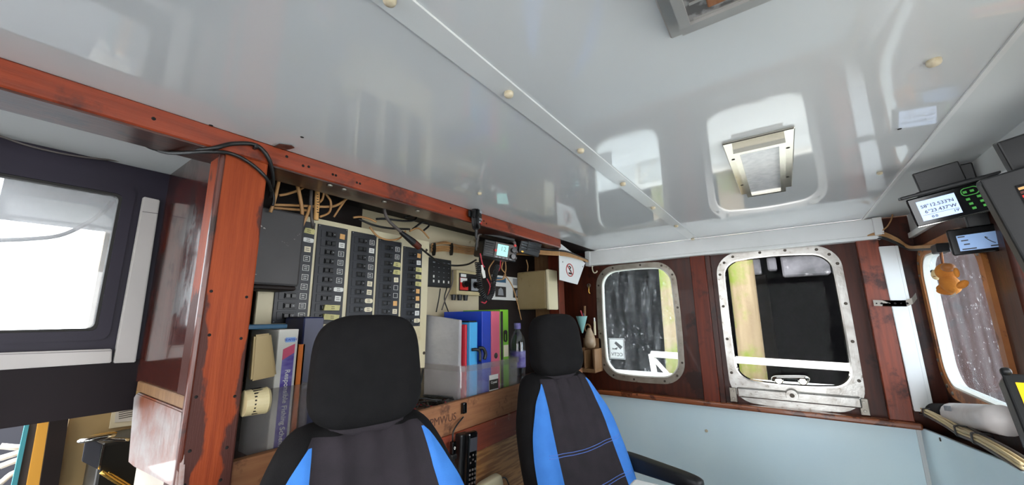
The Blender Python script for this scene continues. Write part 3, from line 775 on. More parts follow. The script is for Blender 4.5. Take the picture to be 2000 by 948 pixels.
# ---- instruments on the recess wall right of the switchboard
XR = -1.30
a = PX(842, 503, -1.28); b = PX(881, 563, -1.28)
g = thing('small_switch_bank', 'black push button panel between switchboard and knob box', 'switch panel', (-1.29, (a.y + b.y) / 2, b.z))
part('face', box((-1.30, a.y - .02, b.z), (-1.28, b.y, a.z), .002, 1), 'black_plastic', g)
PB = shared(box((0, -.0045, -.006), (.002, .0045, .006), .0008, 1), 'label_white'); PG = shared(box((0, -.005, -.002), (.001, .005, .002)), 'grey_print')
for r in range(5):
    for c_ in range(4):
        y = a.y + (b.y - a.y) * (.14 + .24 * c_); z = a.z - .020 - .0215 * r
        if r == 4 or (r == 3 and c_ == 0): inst('button', PB, g, (-1.28, y, z))
        elif r == 0: inst('button', PG, g, (-1.28, y, z), (0, 0, 0), (1, 1.3, 1.6))
        else: inst('button_mark', PG, g, (-1.28, y, z), (0, 0, 0), (1, .6, .5))
a = PX(893, 527, -1.25); b = PX(938, 578, -1.25)
g = thing('knob_switch_box', 'beige box with red and grey rotary switches on the aft wall', 'switch box', (-1.28, (a.y + b.y) / 2, b.z))
part('case', box((-1.30, a.y, b.z), (-1.25, b.y + .01, a.z), .004, 2), 'beige_plastic', g)
f = part('faceplate', box((-1.25, a.y + .012, b.z + .018), (-1.247, b.y, a.z - .014), .001, 1), 'black_gloss', g)
part('label_strip', box((-1.247, a.y + .022, a.z - .032), (-1.2462, a.y + .06, a.z - .018)), 'label_white', f)
for k, (dy, m1, m2) in enumerate(((.045, 'red_plastic', 'label_white'), (.125, 'grey_print', 'grey_print'))):
    y0 = a.y + dy; zc = (a.z + b.z) / 2 - .008
    part('switch_plate', prism([(-1.247, y0 - .028, zc - .028), (-1.247, y0 + .028, zc - .028), (-1.247, y0 + .028, zc + .010), (-1.247, y0 + .012, zc + .030), (-1.247, y0 - .028, zc + .030)], (.002, 0, 0)), m1, f)
    if k == 0: part('plate_top', box((-1.2455, y0 - .027, zc + .008), (-1.2443, y0 + .02, zc + .029)), m2, f)
    kn = part('knob', cyl((-1.246, y0, zc), (-1.228, y0, zc), .017, .015, 18), 'black_gloss', f)
for k in range(3):
    y0 = a.y + .0 + .042 * k
    part('cable_gland', cyl((-1.272, y0, b.z), (-1.272, y0, b.z - .026), .013, .010, 10), 'black_plastic', g)
# instruction sheet with pictures
a = PX(963, 540, -1.29); b = PX(1027, 585, -1.29)
g = thing('instruction_sheet', 'white instruction sheet with dark pictures behind the radio', 'sheet', (-1.295, (a.y + b.y) / 2, b.z))
part('sheet', box((-1.2998, a.y, b.z - .01), (-1.2985, b.y + .02, a.z + .01)), 'paper_white', g)
for (ya, yb, za, zb, mm) in ((.03, .13, .72, .92, 'lcd_none'), (.03, .13, .12, .55, 'ink'), (.2, .3, .12, .55, 'ink'), (.2, .3, .66, .95, 'grey_print')):
    H = a.z - b.z + .02
    if mm == 'lcd_none': mm = 'binder_teal'
    pc = part('picture', box((-1.2985, a.y + ya, b.z - .01 + H * za), (-1.2978, a.y + yb, b.z - .01 + H * zb)), mm, g)
    if mm == 'ink':
        yc = a.y + (ya + yb) / 2; zc = b.z - .01 + H * (za + zb) / 2
        part('picture_switch', prism([(-1.2978, yc - .026, zc - .02), (-1.2978, yc + .026, zc - .02), (-1.2978, yc + .02, zc + .012), (-1.2978, yc, zc + .024), (-1.2978, yc - .02, zc + .012)], (.0004, 0, 0)), 'grey_print', pc)
# cream junction box
yq = 1.88
a = PY(1026, 531, yq); b = PY(1071, 524, yq); d = PY(1068, 604, yq)
g = thing('cream_junction_box', 'large dusty cream box on the aft wall above the far headrest', 'box', ((a.x + b.x) / 2, yq + .04, d.z))
part('case', box((-1.298, yq, d.z), (b.x - .02, yq + .10, a.z), .008, 3), 'tan_plastic', g)
part('lid', box((b.x - .018, yq - .004, d.z - .004), (b.x, yq + .105, a.z + .003), .006, 3), 'cream_paint', g)
# ---- VHF radio with mount, microphone, coil cord, speaker
rc = PX(978, 490, -1.03); rr_ = Vector((.45, .89, -.12)); ru = Vector((.12, .03, 1))
M4 = frame_mat(rc, rr_, ru)       # local x = width, y = up, z = out of the face
def LB(a, b, bev=0, seg=2): return xf(box(a, b, bev, seg), M4)
g = thing('vhf_radio', 'black marine radio with lit screen hanging under the red beam', 'radio', rc)
part('body', LB((-.085, -.036, -.12), (.075, .036, -.008), .008), 'black_plastic', g)
fc = part('face', LB((-.085, -.04, -.012), (.085, .04, 0), .010, 3), 'black_plastic', g)
part('bezel', LB((-.032, -.037, 0), (.066, .037, .004), .006), 'cable_grey', fc)
part('screen', LB((-.020, -.024, .004), (.035, .028, .0052)), 'lcd_cyan', g)
part('screen_digits', text('12', .030, M4 @ Vector((.010, .008, .0056)), M4.to_3x3() @ Vector((1, 0, 0)), M4.to_3x3() @ Vector((0, 1, 0))), 'grey_print', g)
for k in range(6): part('grille_slot', LB((-.080, -.028 + .010 * k, 0), (-.038, -.023 + .010 * k, .003), .001, 1), 'black_gloss', fc)
for k in range(5): part('key', LB((-.026 + .018 * k, -.035, .004), (-.014 + .018 * k, -.029, .007), .001, 1), 'grey_print', g)
for yy in (.012, -.018):
    kk = part('knob', xf(cyl((.058, yy, .002), (.058, yy, .022), .0125, .011, 16), M4), 'black_gloss', g)
    part('knob_cap', xf(cyl((.068, yy - .004, .006), (.074, yy - .004, .020), .007, .006, 12), M4), 'cable_grey', g)
part('red_button', xf(cyl((.066, .036, .0), (.066, .036, .010), .006, None, 12), M4), 'red_plastic', g)
part('red_button', xf(cyl((-.028, -.004, .0), (-.028, -.004, .010), .006, None, 12), M4), 'red_plastic', g)
part('bracket', xf(tube([Vector((-.098, .0, -.05)), Vector((-.10, .035, -.05)), Vector((-.085, .066, -.05)), Vector((.07, .066, -.05)), Vector((.092, .045, -.05)), Vector((.092, 0, -.05))], .007, 5, 8), M4), 'cable_grey', g)
part('bracket_plate', LB((-.085, .060, -.10), (.075, .074, -.02), .003), 'black_plastic', g)
# fist microphone clipped to the beam
mc = PX(930, 430, XB + .02)
M4 = frame_mat(mc, Vector((-.30, .95, 0)), Vector((.05, 0, 1)))
g = thing('fist_microphone', 'black fist microphone clipped to the red beam', 'microphone', mc)
pts = [(-.020, .042), (-.012, .048), (.014, .046), (.024, .034), (.026, .004), (.020, -.022), (.010, -.040), (-.006, -.040), (-.016, -.022), (-.022, .004)]
def pr(pts, z0, z1, bev=.004): return xf(prism([(x, y, z0) for x, y in pts], (0, 0, z1 - z0), bev), M4)
part('shell', pr([(x * 1.05, y * 1.02) for x, y in pts], -.012, .004), 'black_plastic', g)
fc = part('front_shell', pr([(x * .92 + .001, y * .94) for x, y in pts], .004, .014), 'black_gloss', g)
part('grille', LB((-.004, .028, .014), (.018, .040, .0165), .003), 'grey_print', fc)
for k in range(2): part('rib', LB((-.010, .014 + .007 * k, .014), (.021, .017 + .007 * k, .0165), .001, 1), 'black_plastic', fc)
for (x, y, mm) in ((.002, .004, 'grey_print'), (.014, .004, 'grey_print'), (.002, -.009, 'grey_print'), (.014, -.010, 'red_plastic')):
    part('button', xf(cyl((x, y, .014), (x, y, .018), .0045, .004, 12), M4), mm, fc)
part('talk_key', LB((-.026, .004, -.006), (-.018, .034, .006), .003), 'black_gloss', g)
part('clip', LB((-.034, .006, -.022), (-.006, .034, -.012), .003), 'black_gloss', g)
part('strain_relief', xf(cyl((.002, -.040, .002), (.003, -.072, .002), .0065, .0045, 10), M4), 'black_plastic', g)
pth = catmull([PX(931, 470, -.965), PX(930, 500, -.97), PX(934, 525, -.97), PX(937, 558, -.97), PX(944, 578, -.97), PX(955, 582, -.97), PX(962, 568, -.97), PX(965, 545, -.98), PX(972, 520, -1.0), PX(980, 506, -1.02)], 40)
part('straight_cord', tube([M4 @ Vector((.003, -.070, .002)), PX(931, 470, -.965), PX(930, 490, -.968)], .0035, 5, 7), 'cable_black', g)
hel = []; tot = 0
for i in range(60, len(pth) - 40):
    t = (pth[i + 1] - pth[i - 1]); tot += t.length / 2; t.normalize(); u = Vector((1, 0, 0)); u = (u - t * u.dot(t)).normalized(); v = t.cross(u)
    th = tot / .0078 * 2 * PI
    hel.append((pth[i].copy(), u, v, th))
hp = []
for (p0, u0, v0, t0), (p1, u1, v1, t1) in zip(hel, hel[1:]):
    n_ = max(1, int((t1 - t0) / (2 * PI / 9)))
    for k in range(n_):
        s_ = k / n_; th = t0 + (t1 - t0) * s_; p = p0.lerp(p1, s_); u = u0.lerp(u1, s_); v = v0.lerp(v1, s_)
        hp.append(p + (u * math.cos(th) + v * math.sin(th)) * .0095)
part('coiled_cord', tube(hp, .0028, n=5, raw=True), 'black_plastic', g)
# extension loudspeaker under the beam
spc = PX(1030, 480, -1.03); M4 = frame_mat(spc, Vector((.25, .95, -.1)), Vector((.3, 0, 1)))
g = thing('loudspeaker', 'black ribbed loudspeaker under the end of the red beam', 'speaker', spc)
part('case', LB((-.055, -.045, -.07), (.085, .028, .012), .006), 'black_plastic', g)
for k in range(4): part('louvre', LB((-.05, -.02 + .013 * k, .012), (.08, -.012 + .013 * k, .017), .001, 1), 'black_gloss', g)
part('divider', LB((-.012, -.024, .012), (-.006, .03, .019), .001, 1), 'black_plastic', g)
part('maker_badge', xf(prism([(-.045, -.036, .013), (-.033, -.031, .013), (-.021, -.036, .013), (-.033, -.041, .013)], (0, 0, .001)), M4), 'brass', g)
# no smoking sign
pts = [PX(1092, 474, -1.0), PX(1143, 514, -1.0), PX(1128, 556, -1.0), PX(1093, 547, -1.0)]
g = thing('no_smoking_sign', 'bent white plate with red no smoking ring in the corner', 'sign', pts[3])
part('plate', prism(pts, (-.003, 0, 0)), 'sign_white', g)
c = PX(1113, 528, -1.0)
def circ(r, n=28): return [(c.y + r * 1.25 * math.cos(2 * PI * i / n), c.z + r * math.sin(2 * PI * i / n)) for i in range(n)]
part('red_ring', ring(circ(.039), circ(.033), 'x', -1.0, -.9988), 'sign_red', g)
part('cigarette', box((-1.0, c.y - .018, c.z - .024), (-.9986, c.y + .022, c.z - .014)), 'ink', g)
part('smoke_mark', tube([(-.999, c.y - .012, c.z + .022), (-.999, c.y + .010, c.z + .016), (-.999, c.y - .006, c.z + .004), (-.999, c.y + .012, c.z - .006)], .0035, 5, 6), 'ink', g)
part('ring_bar', prism([(-1.0, c.y - .034, c.z + .022), (-1.0, c.y - .028, c.z + .028), (-1.0, c.y + .034, c.z - .022), (-1.0, c.y + .028, c.z - .028)], (.0010, 0, 0)), 'sign_red', g)
for p in ((1099, 512), (1138, 521)): inst('screw', SCREW_S, g, PX(*p, -1.0), (0, PI / 2, 0), (.7, .7, .7))

# ---- binders in a clear plastic box on the shelf
SZ = 1.166
bx = thing('storage_box', 'clear plastic storage box full of folders on the shelf', 'box', (-1.14, 1.29, SZ))
X0, X1, Y0, Y1, ZR = -1.262, -1.026, 1.12, 1.50, 1.312
part('tub_walls', ring(rr(X0, Y0, X1, Y1, .03), rr(X0 + .003, Y0 + .003, X1 - .003, Y1 - .003, .028), 'z', SZ + .003, ZR), 'box_plastic', bx)
part('tub_floor', plate([rr(X0 + .004, Y0 + .004, X1 - .004, Y1 - .004, .028)], 'z', SZ, SZ + .003), 'box_plastic', bx)
part('rim', ring(rr(X0 - .008, Y0 - .008, X1 + .008, Y1 + .008, .036), rr(X0, Y0, X1, Y1, .03), 'z', ZR - .018, ZR + .004), 'box_plastic', bx)
lb = part('paper_label', box((X1 + .0005, 1.275, 1.178), (X1 + .0015, 1.335, 1.262)), 'paper_white', bx)
part('label_band', box((X1 + .0015, 1.275, 1.205), (X1 + .002, 1.335, 1.243)), 'ink', lb)
part('label_word', text('Crystal', .014, (X1 + .0022, 1.305, 1.232), (0, 1, 0), (0, 0, 1)), 'label_white', lb)
for k in range(9): part('barcode_line', box((X1 + .0015, 1.279 + .0055 * k, 1.182), (X1 + .002, 1.281 + .0055 * k, 1.200)), 'ink', lb)
# folders: (name, label, y0, y1, x0, x1, top z, material)
def binder(name, label, y0, y1, x0, x1, zt, m_, ringhole=True, spine=None, ztl=None):
    t = thing(name, label, 'folder', ((x0 + x1) / 2, (y0 + y1) / 2, SZ + .004), group='folders in the storage box')
    zb = SZ + .0045
    part('cover', box((x0, y0, zb), (x1 - .002, y0 + .003, zt), .0008, 1), m_, t)
    part('cover', box((x0, y1 - .003, zb), (x1 - .002, y1, zt), .0008, 1), m_, t)
    part('spine', box((x1 - .004, y0, zb), (x1, y1, zt), .001, 1), spine or m_, t)
    part('paper_block', box((x0 + .01, y0 + .005, zb + .004), (x1 - .006, y1 - .005, zt - .012)), 'paper_white', t)
    part('top_edge', box((x0, y0 + .003, zt - .008), (x1 - .004, y1 - .003, zt - .002)), m_, t)
    if ringhole:
        part('finger_ring', cyl((x1 - .001, (y0 + y1) / 2, zb + .165), (x1 + .001, (y0 + y1) / 2, zb + .165), .012, None, 18), 'black_gloss', t)
    return t
g = thing('plastic_wallet', 'creased grey plastic wallet of papers, nearest in the storage box', 'folder', (-1.14, 1.145, SZ), group='folders in the storage box')
part('wallet', prism([(X0 + .012, 1.128, SZ + .004), (X1 - .034, 1.128, SZ + .004), (X1 - .032, 1.128, 1.488), (X0 + .0, 1.128, 1.512)], (0, .016, 0), .002), 'paper_grey', g)
binder('ring_binder', 'thin red folder between grey wallet and light blue file', 1.150, 1.160, -1.25, -1.045, 1.470, 'binder_red', False)
t = binder('ring_binder', 'light blue box file with black clips', 1.166, 1.212, -1.25, -1.036, 1.478, 'binder_lightblue', False)
part('top_strip', box((-1.20, 1.166, 1.479), (-1.04, 1.212, 1.484), .001, 1), 'black_plastic', t)
part('clip', tube([Vector((-1.03, 1.172, 1.372)), Vector((-1.02, 1.19, 1.372)), Vector((-1.016, 1.204, 1.36)), Vector((-1.016, 1.205, 1.325))], .006, 5, 8), 'black_plastic', t)
part('clip', tube([Vector((-1.03, 1.212, 1.376)), Vector((-1.018, 1.226, 1.374)), Vector((-1.014, 1.238, 1.352)), Vector((-1.016, 1.232, 1.33))], .007, 5, 8), 'black_plastic', t)
binder('ring_binder', 'tall royal blue lever arch folder in the storage box', 1.242, 1.300, -1.26, -1.036, 1.523, 'binder_blue', False)
binder('ring_binder', 'pink lever arch folder with black finger hole', 1.303, 1.360, -1.256, -1.034, 1.523, 'binder_pink')
t = binder('ring_binder', 'lime green folder with black spine strip at the box end', 1.364, 1.425, -1.256, -1.034, 1.530, 'binder_green', False)
part('spine_strip', box((-1.034, 1.366, SZ + .01), (-1.0325, 1.382, 1.522)), 'black_gloss', t)
part('finger_ring', ring(rr(1.388, 1.388, 1.412, 1.44, .011), rr(1.394, 1.394, 1.406, 1.424, .005), 'x', -1.034, -1.030), 'black_gloss', t)
part('spine_label', box((-1.034, 1.388, 1.325), (-1.033, 1.422, 1.375)), 'label_cream', t)
# bottle of purple squash
g = thing('drink_bottle', 'clear drink bottle with purple cap and label between the chairs', 'bottle', (-1.078, 1.56, SZ))
bl = lambda pr: lathe([(r, z) for r, z in pr], 24, True, (-1.078, 1.56, SZ))
part('bottle_body', bl([(.030, 0), (.036, .006), (.037, .06), (.035, .075), (.037, .09), (.038, .20), (.034, .228), (.022, .252), (.015, .265), (.0145, .278)]), 'bottle_plastic', g)
part('cap', bl([(.0165, .272), (.017, .276), (.017, .298), (.0155, .301)]), 'binder_purple', g)
part('label_band', bl([(.0378, .095), (.0382, .10), (.0382, .165), (.0378, .17)]), 'binder_purple', g)

# ---- left crate beside the post: clear sleeve, fishing scheme binder, books
g = thing('magazine_sleeve', 'clear plastic file sleeve holding the white binder by the post', 'file holder', (-1.10, .45, 1.10))
sx0, sx1, sy0, sy1 = -1.20, -1.0225, .40, .535
part('sleeve_walls', ring([(sx0, sy0), (sx1, sy0), (sx1, sy1), (sx0, sy1)], [(sx0 + .003, sy0 + .003), (sx1 - .003, sy0 + .003), (sx1 - .003, sy1 - .003), (sx0 + .003, sy1 - .003)], 'z', SZ, 1.338), 'sleeve_plastic', g)
t = thing('scheme_binder', 'white ring binder with purple spine reading Responsible Fishing Scheme', 'folder', (-1.11, .44, SZ))
ax = -1.030
p0 = PX(533, 650, ax); p1 = PX(577, 640, ax)
y0, y1 = PX(538, 720, ax).y, PX(577, 720, ax).y
part('cover', box((-1.19, y0, SZ + .003), (ax - .003, y0 + .003, 1.475), .0008, 1), 'binder_white', t)
part('cover', box((-1.19, y1 - .003, SZ + .003), (ax - .003, y1, 1.475), .0008, 1), 'binder_white', t)
part('spine', box((ax - .004, y0, SZ + .003), (ax, y1, 1.475), .001, 1), 'binder_white', t)
part('paper_block', box((-1.18, y0 + .005, SZ + .006), (ax - .006, y1 - .005, 1.462)), 'paper_white', t)
zr = PX(560, 700, ax).z
ya_, yb_ = y0 + (y1 - y0) * .28, y1 - (y1 - y0) * .14
sp = part('spine_print', prism([(ax, ya_, SZ + .01), (ax, yb_, SZ + .01), (ax, yb_, zr + .012), (ax, ya_, zr - .004)], (.0008, 0, 0)), 'binder_purple', t)
part('spine_red', prism([(ax, ya_, zr - .004), (ax, yb_, zr + .012), (ax, yb_, zr + .034), (ax, ya_, zr + .022)], (.0009, 0, 0)), 'binder_pink', t)
part('spine_title', text('Responsible Fishing Scheme', .0165, (ax + .0014, (ya_ + yb_) / 2 + .001, PX(560, 722, ax).z), (0, 0, -1), (0, 1, 0), .0003, .0002, 'LEFT'), 'label_white', t)
lg = part('spine_logo', box((ax, ya_ + .004, 1.443), (ax + .0008, yb_, 1.455)), 'lcd_dim', t)
part('logo_word', text('SEAFISH', .0085, (ax + .0012, (ya_ + yb_) / 2 + .002, 1.449), (0, 1, 0), (0, 0, 1)), 'binder_blue', lg)
g = thing('orange_book', 'orange paperback beside the white binder', 'book', (-1.09, y1 + .02, SZ))
part('book_cover', box((-1.18, y1 + .004, SZ + .004), (-1.04, y1 + .008, 1.435)), 'book_orange', g)
part('book_spine', box((-1.043, y1 + .004, SZ + .004), (-1.040, y1 + .024, 1.435)), 'book_orange', g)
part('book_cover', box((-1.18, y1 + .020, SZ + .004), (-1.04, y1 + .024, 1.435)), 'plank_raw', g)
part('pages', box((-1.178, y1 + .008, SZ + .006), (-1.043, y1 + .020, 1.432)), 'paper_white', g)
g = thing('blue_file_box', 'dark blue box file behind the white binder', 'folder', (-1.15, .55, SZ))
a = PX(586, 628, -1.1); b = PX(622, 628, -1.1)
part('case', box((-1.200, .540, SZ + .002), (-1.09, b.y + .012, 1.505), .003, 1), 'binder_navy', g)
part('opening', box((-1.195, .546, 1.5045), (-1.098, b.y + .006, 1.507)), 'black_plastic', g)
g = thing('teal_folder', 'teal folder lying across the files beside the post', 'folder', (-1.1, .42, 1.48))
part('cover', box((-1.19, .375, 1.477), (-1.04, .475, 1.488), .002, 1), 'binder_teal', g)
part('pages', box((-1.188, .378, 1.4795), (-1.043, .472, 1.4855)), 'paper_white', g)
# cream cover hanging at the post, cream vent cylinder
pts = [PX(497, 655, -.985), PX(530, 651, -.985), PX(541, 735, -.985), PX(490, 746, -.985)]
g = thing('cream_cover', 'dusty cream plastic cover leaning against the post side', 'cover', pts[3])
part('front', prism(pts, (-.03, .006, 0), .004), 'tan_plastic', g)
c = PX(497, 785, -.985)
g = thing('vent_cap', 'round cream slotted vent cap on the post side', 'vent', c)
part('drum', cyl(c + Vector((0, -.022, 0)), c + Vector((.004, .020, 0)), .027, .028, 26, smooth=False), 'beige_plastic', g)
part('front_rim', cyl(c + Vector((.004, .020, 0)), c + Vector((.0045, .025, 0)), .029, .026, 26), 'beige_plastic', g)
for k in range(10):
    th = math.radians(-50 + 16 * k); d = Vector((math.cos(th), 0, math.sin(th)))
    u = d.cross(Vector((0, 1, 0)))
    o = c + d * .0268
    me = xf(box((-.002, -.010, -.0016), (.002, .010, .0016)), frame_mat(o, d, Vector((0, 1, 0))) @ Matrix.Rotation(0, 4, 'X'))
    part('slot', me, 'hole', g)

# ================================================================== CABLES IN THE RECESS
def cable(name, label, pts, r, m_, group=None, k=6):
    return solo(name, tube(pts, r, k, 8), m_, label, 'cable', group, loc=Vector(pts[0]))
XC = -1.14
tan_paths = [
    ([(545, 352), (538, 385), (528, 415)], -1.10, .0045, 'tan cable dropping into the corner beside the post'),
    ([(578, 350), (586, 385), (590, 415), (588, 445)], -1.13, .0055, 'thick tan cable hanging in front of the dark metal box'),
    ([(605, 402), (600, 420), (590, 442)], -1.135, .0045, 'short tan cable crossing towards the dark metal box'),
    ([(532, 400), (560, 401), (590, 402), (625, 404), (655, 402), (680, 386), (692, 375)], -1.16, .0042, 'long tan cable running level above the switchboard then rising'),
    ([(532, 406), (570, 409), (600, 411)], -1.17, .0042, 'lower tan cable lying level above the first breaker panel'),
    ([(545, 382), (565, 378), (590, 368), (605, 352)], -1.16, .0038, 'grey tan cable arching over the dark metal box'),
    ([(622, 362), (632, 372), (630, 388), (624, 396)], -1.14, .0036, 'small tan cable loop behind the marked cable'),
    ([(636, 378), (646, 395), (643, 415), (625, 424)], -1.15, .0036, 'tan cable loop right of the marked cable'),
    ([(686, 376), (668, 400), (652, 424)], -1.17, .0034, 'straight tan cable slanting down behind the beam'),
    ([(690, 425), (705, 424), (722, 428), (735, 434)], -1.17, .0038, 'tan cable arching on top of the third breaker panel'),
    ([(722, 444), (738, 462), (760, 469), (780, 466), (792, 452)], -1.19, .0036, 'tan cable sagging across the fourth breaker panel'),
    ([(800, 452), (815, 446), (826, 452), (838, 466)], -1.18, .0034, 'tan cable curling above the fifth breaker panel')]
for pts, x, r, lab in tan_paths:
    cable('tan_cable', lab, [PX(p[0], p[1], x + .004 * math.sin(i * 2)) for i, p in enumerate(pts)], r, 'cable_tan', 'tan cables above the switchboard')
g = thing('marked_cable', 'orange sleeved cable with handwriting above the switchboard', 'cable', PX(620, 430, -1.15))
part('sleeve', tube([PX(620, 368, -1.15), PX(619, 400, -1.15), PX(617, 430, -1.15)], .0075, 4, 10), 'label_orange', g)
part('lead', tube([PX(616, 352, -1.15), PX(616, 372, -1.15)], .004, 2, 8), 'cable_grey', g)
part('lead', tube([PX(622, 352, -1.15), PX(622, 372, -1.15)], .004, 2, 8), 'cable_grey', g)
rdn = random.Random(3)
for k in range(8):
    q = PX(621, 380 + 5 * k, -1.1418); part('handwriting', box((q.x, q.y - .0035, q.z - .0016), (q.x + .0006, q.y + .0035 * rdn.random(), q.z + .0012)), 'ink', g)
cable('grey_cable', 'dark grey cable hanging left of the orange sleeved cable', [PX(609, 352, -1.16), PX(607, 400, -1.16), PX(610, 435, -1.16), PX(611, 445, -1.19)], .005, 'cable_grey')
# hanging torch-like connector with black lead
g = thing('inline_connector', 'black tapered connector with red end hanging before the fifth breaker panel', 'connector', PX(800, 470, -1.16))
part('lead', tube([PX(753, 398, -1.12), PX(751, 412, -1.13), PX(760, 432, -1.14), PX(785, 455, -1.15)], .006, 6, 8), 'cable_grey', g)
part('boot', cyl(PX(783, 454, -1.15), PX(808, 474, -1.15), .0085, .014, 14), 'black_plastic', g)
part('collar', cyl(PX(808, 474, -1.15), PX(819, 483, -1.15), .014, .013, 14), 'varnish_red', g)
part('tail', tube([PX(818, 482, -1.15), PX(840, 500, -1.17), PX(860, 514, -1.2), PX(885, 519, -1.2), PX(912, 517, -1.12), PX(930, 508, -1.05)], .0042, 6, 8), 'cable_black', g)
for pts, x, lab in (([(735, 428), (755, 428), (790, 432), (810, 430), (812, 420), (790, 425)], -1.2, 'black cable loop lying above the fourth breaker panel'),
                    ([(700, 428), (730, 440), (760, 446), (800, 448)], -1.2, 'black cable lying along the top of the switchboard'),
                    ([(525, 350), (534, 385), (532, 402)], -1.06, 'black cable end hanging beside the top of the post'),
                    ([(806, 448), (826, 434), (838, 440), (826, 452)], -1.2, 'black cable loop at the top right of the switchboard')):
    cable('black_cable', lab, [PX(*p, x) for p in pts], .0042, 'cable_black', 'black cables above the switchboard')
# bundle along the recess wall, behind the radio
for k in range(6):
    o = Vector((.004 * (k % 2), 0, .0068 * k))
    cable('wall_cable', 'one of the tan cables bundled along the aft wall right of the switchboard', [PX(842, 492, -1.28) + o, PX(870, 490 - (k == 4) * 6, -1.28) + o, PX(900, 494, -1.28) + o, PX(930, 497, -1.28) + o, PX(1000, 497, -1.27) + o, PX(1050, 500, -1.22) + o * .8], .0034, 'cable_tan', 'tan cables bundled on the aft wall')
for k in range(6):
    o = Vector((.003 * (k % 2), 0, .006 * k))
    cable('corner_cable', ('one of the tan cables bundled across the corner beside the no smoking sign' if k < 4 else 'one of the black cables bundled across the corner beside the no smoking sign'), [PX(1050, 496, -1.05) + o, PX(1075, 498, -1.03) + o, PX(1105, 500, -.985) + o * .9, PX(1130, 506, -.985) + o * .6, PX(1148, 512, -.99) + o * .4], .0034, 'cable_tan' if k < 4 else 'cable_black', 'cables bundled in the corner')
for p, x in ((848, -1.27), (882, -1.27)):
    q = PX(p, 487, x); solo('cable_tie', ring([(q.y + .006 * math.cos(t) * 1, q.z - .0 + .03 * math.sin(t)) for t in [i * PI / 8 for i in range(16)]], [(q.y + .003 * math.cos(t), q.z + .027 * math.sin(t)) for t in [i * PI / 8 for i in range(16)]], 'x', x - .01, x + .006), 'cable_black', 'black cable tie round the tan wall bundle, %s one' % ('left' if p < 860 else 'right'), 'cable tie', loc=q)
# thin leads below the radio and down the recess
for pts, x, m_, lab in (([(938, 495), (942, 515), (946, 522)], -1.02, 'cable_red', 'red lead running to the white plug below the microphone'),
        ([(951, 545), (957, 560), (953, 578), (948, 592), (940, 590)], -1.04, 'cable_red', 'red lead looping below the white plug'),
        ([(978, 507), (976, 525), (968, 536), (960, 552), (955, 570)], -1.06, 'cable_red', 'red lead hanging from the middle of the radio'),
        ([(965, 509), (955, 525), (957, 540), (960, 548)], -1.10, 'cable_tan', 'tan lead hanging from the left of the radio'),
        ([(983, 509), (980, 525), (987, 535), (984, 545), (968, 547)], -1.10, 'cable_tan', 'tan lead looping below the radio'),
        ([(987, 509), (988, 528), (982, 545)], -1.11, 'cable_tan', 'second tan lead hanging below the radio'),
        ([(985, 536), (1000, 558), (1010, 590), (1018, 625)], -1.12, 'cable_tan', 'long tan lead hanging down to the drink bottle'),
        ([(1028, 508), (1031, 520), (1030, 530)], -1.13, 'cable_tan', 'short tan lead entering the cream box'),
        ([(860, 564), (857, 585), (852, 610)], -1.27, 'cable_black', 'thin dark lead hanging below the push button panel'),
        ([(873, 562), (868, 585), (876, 610)], -1.27, 'cable_black', 'bent black lead hanging below the push button panel'),
        ([(884, 528), (883, 555), (870, 585), (863, 606)], -1.26, 'cable_grey', 'grey lead running down left of the knob box')):
    cable('thin_lead', lab, [PX(*p, x) for p in pts], .0028, m_, 'thin leads below the radio')
g = thing('white_plug', 'white in-line plug below the fist microphone', 'plug', PX(944, 530, -1.02))
part('plug_neck', cyl(PX(941, 518, -1.02), PX(943, 530, -1.02), .004, .006, 8), 'label_white', g)
part('plug_body', cyl(PX(943, 529, -1.02), PX(946, 543, -1.02), .0085, .006, 6), 'label_white', g)

# ================================================================== SHELF FRONT: handset, charger cable, clip, papers
M4 = frame_mat(PX(921, 893, -.945), Vector((.12, .99, -.03)), Vector((.02, 0, 1)))
g = thing('cordless_handset', 'black cordless handset standing in a holder on the shelf front', 'telephone', PX(921, 940, -.945))
part('holder', LB((-.036, -.09, -.052), (.010, .072, -.018), .006), 'black_plastic', g)
hs = part('handset_body', LB((-.022, -.105, -.020), (.026, .080, .004), .009, 3), 'black_gloss', g)
part('screen', LB((-.014, .018, .004), (.020, .062, .0052), .001, 1), 'slate', g)
for r in range(4):
    for c_ in range(3): part('key', LB((-.013 + .012 * c_, -.085 + .014 * r, .004), (-.005 + .012 * c_, -.078 + .014 * r, .006), .001, 1), 'cable_grey', hs)
for x, y in ((-.012, .004), (.003, .006), (.017, .004), (.003, -.008), (-.008, -.016), (.014, -.016)): part('key', LB((x - .003, y - .003, .004), (x + .003, y + .003, .006), .001, 1), 'cable_grey', hs)
part('maker_mark', LB((-.008, -.099, .004), (.012, -.094, .0048)), 'label_white', hs)
g = thing('belt_clip', 'black plastic clip screwed to the upper plank', 'clip', PX(907, 810, -.99))
M4 = frame_mat(PX(907, 797, -.988), Vector((.05, 1, 0)), Vector((.0, 0, 1)))
part('clip_body', LB((-.010, -.020, -.010), (.010, .018, .006), .005, 3), 'black_gloss', g)
part('clip_back', LB((-.008, -.022, -.012), (.012, .014, -.009), .001, 1), 'black_plastic', g)
g = thing('charging_lead', 'black charging lead with square plug hanging beside the handset', 'cable', PX(884, 900, -.975))
part('upper_lead', tube([PX(905, 815, -.985), PX(893, 830, -.982), PX(885, 845, -.98), PX(884, 862, -.98)], .0028, 6, 8), 'cable_black', g)
M4 = frame_mat(PX(885, 875, -.975), Vector((.05, 1, 0)), Vector((.0, 0, 1)))
pg = part('plug', LB((-.009, -.020, -.009), (.009, .020, .008), .003), 'black_gloss', g)
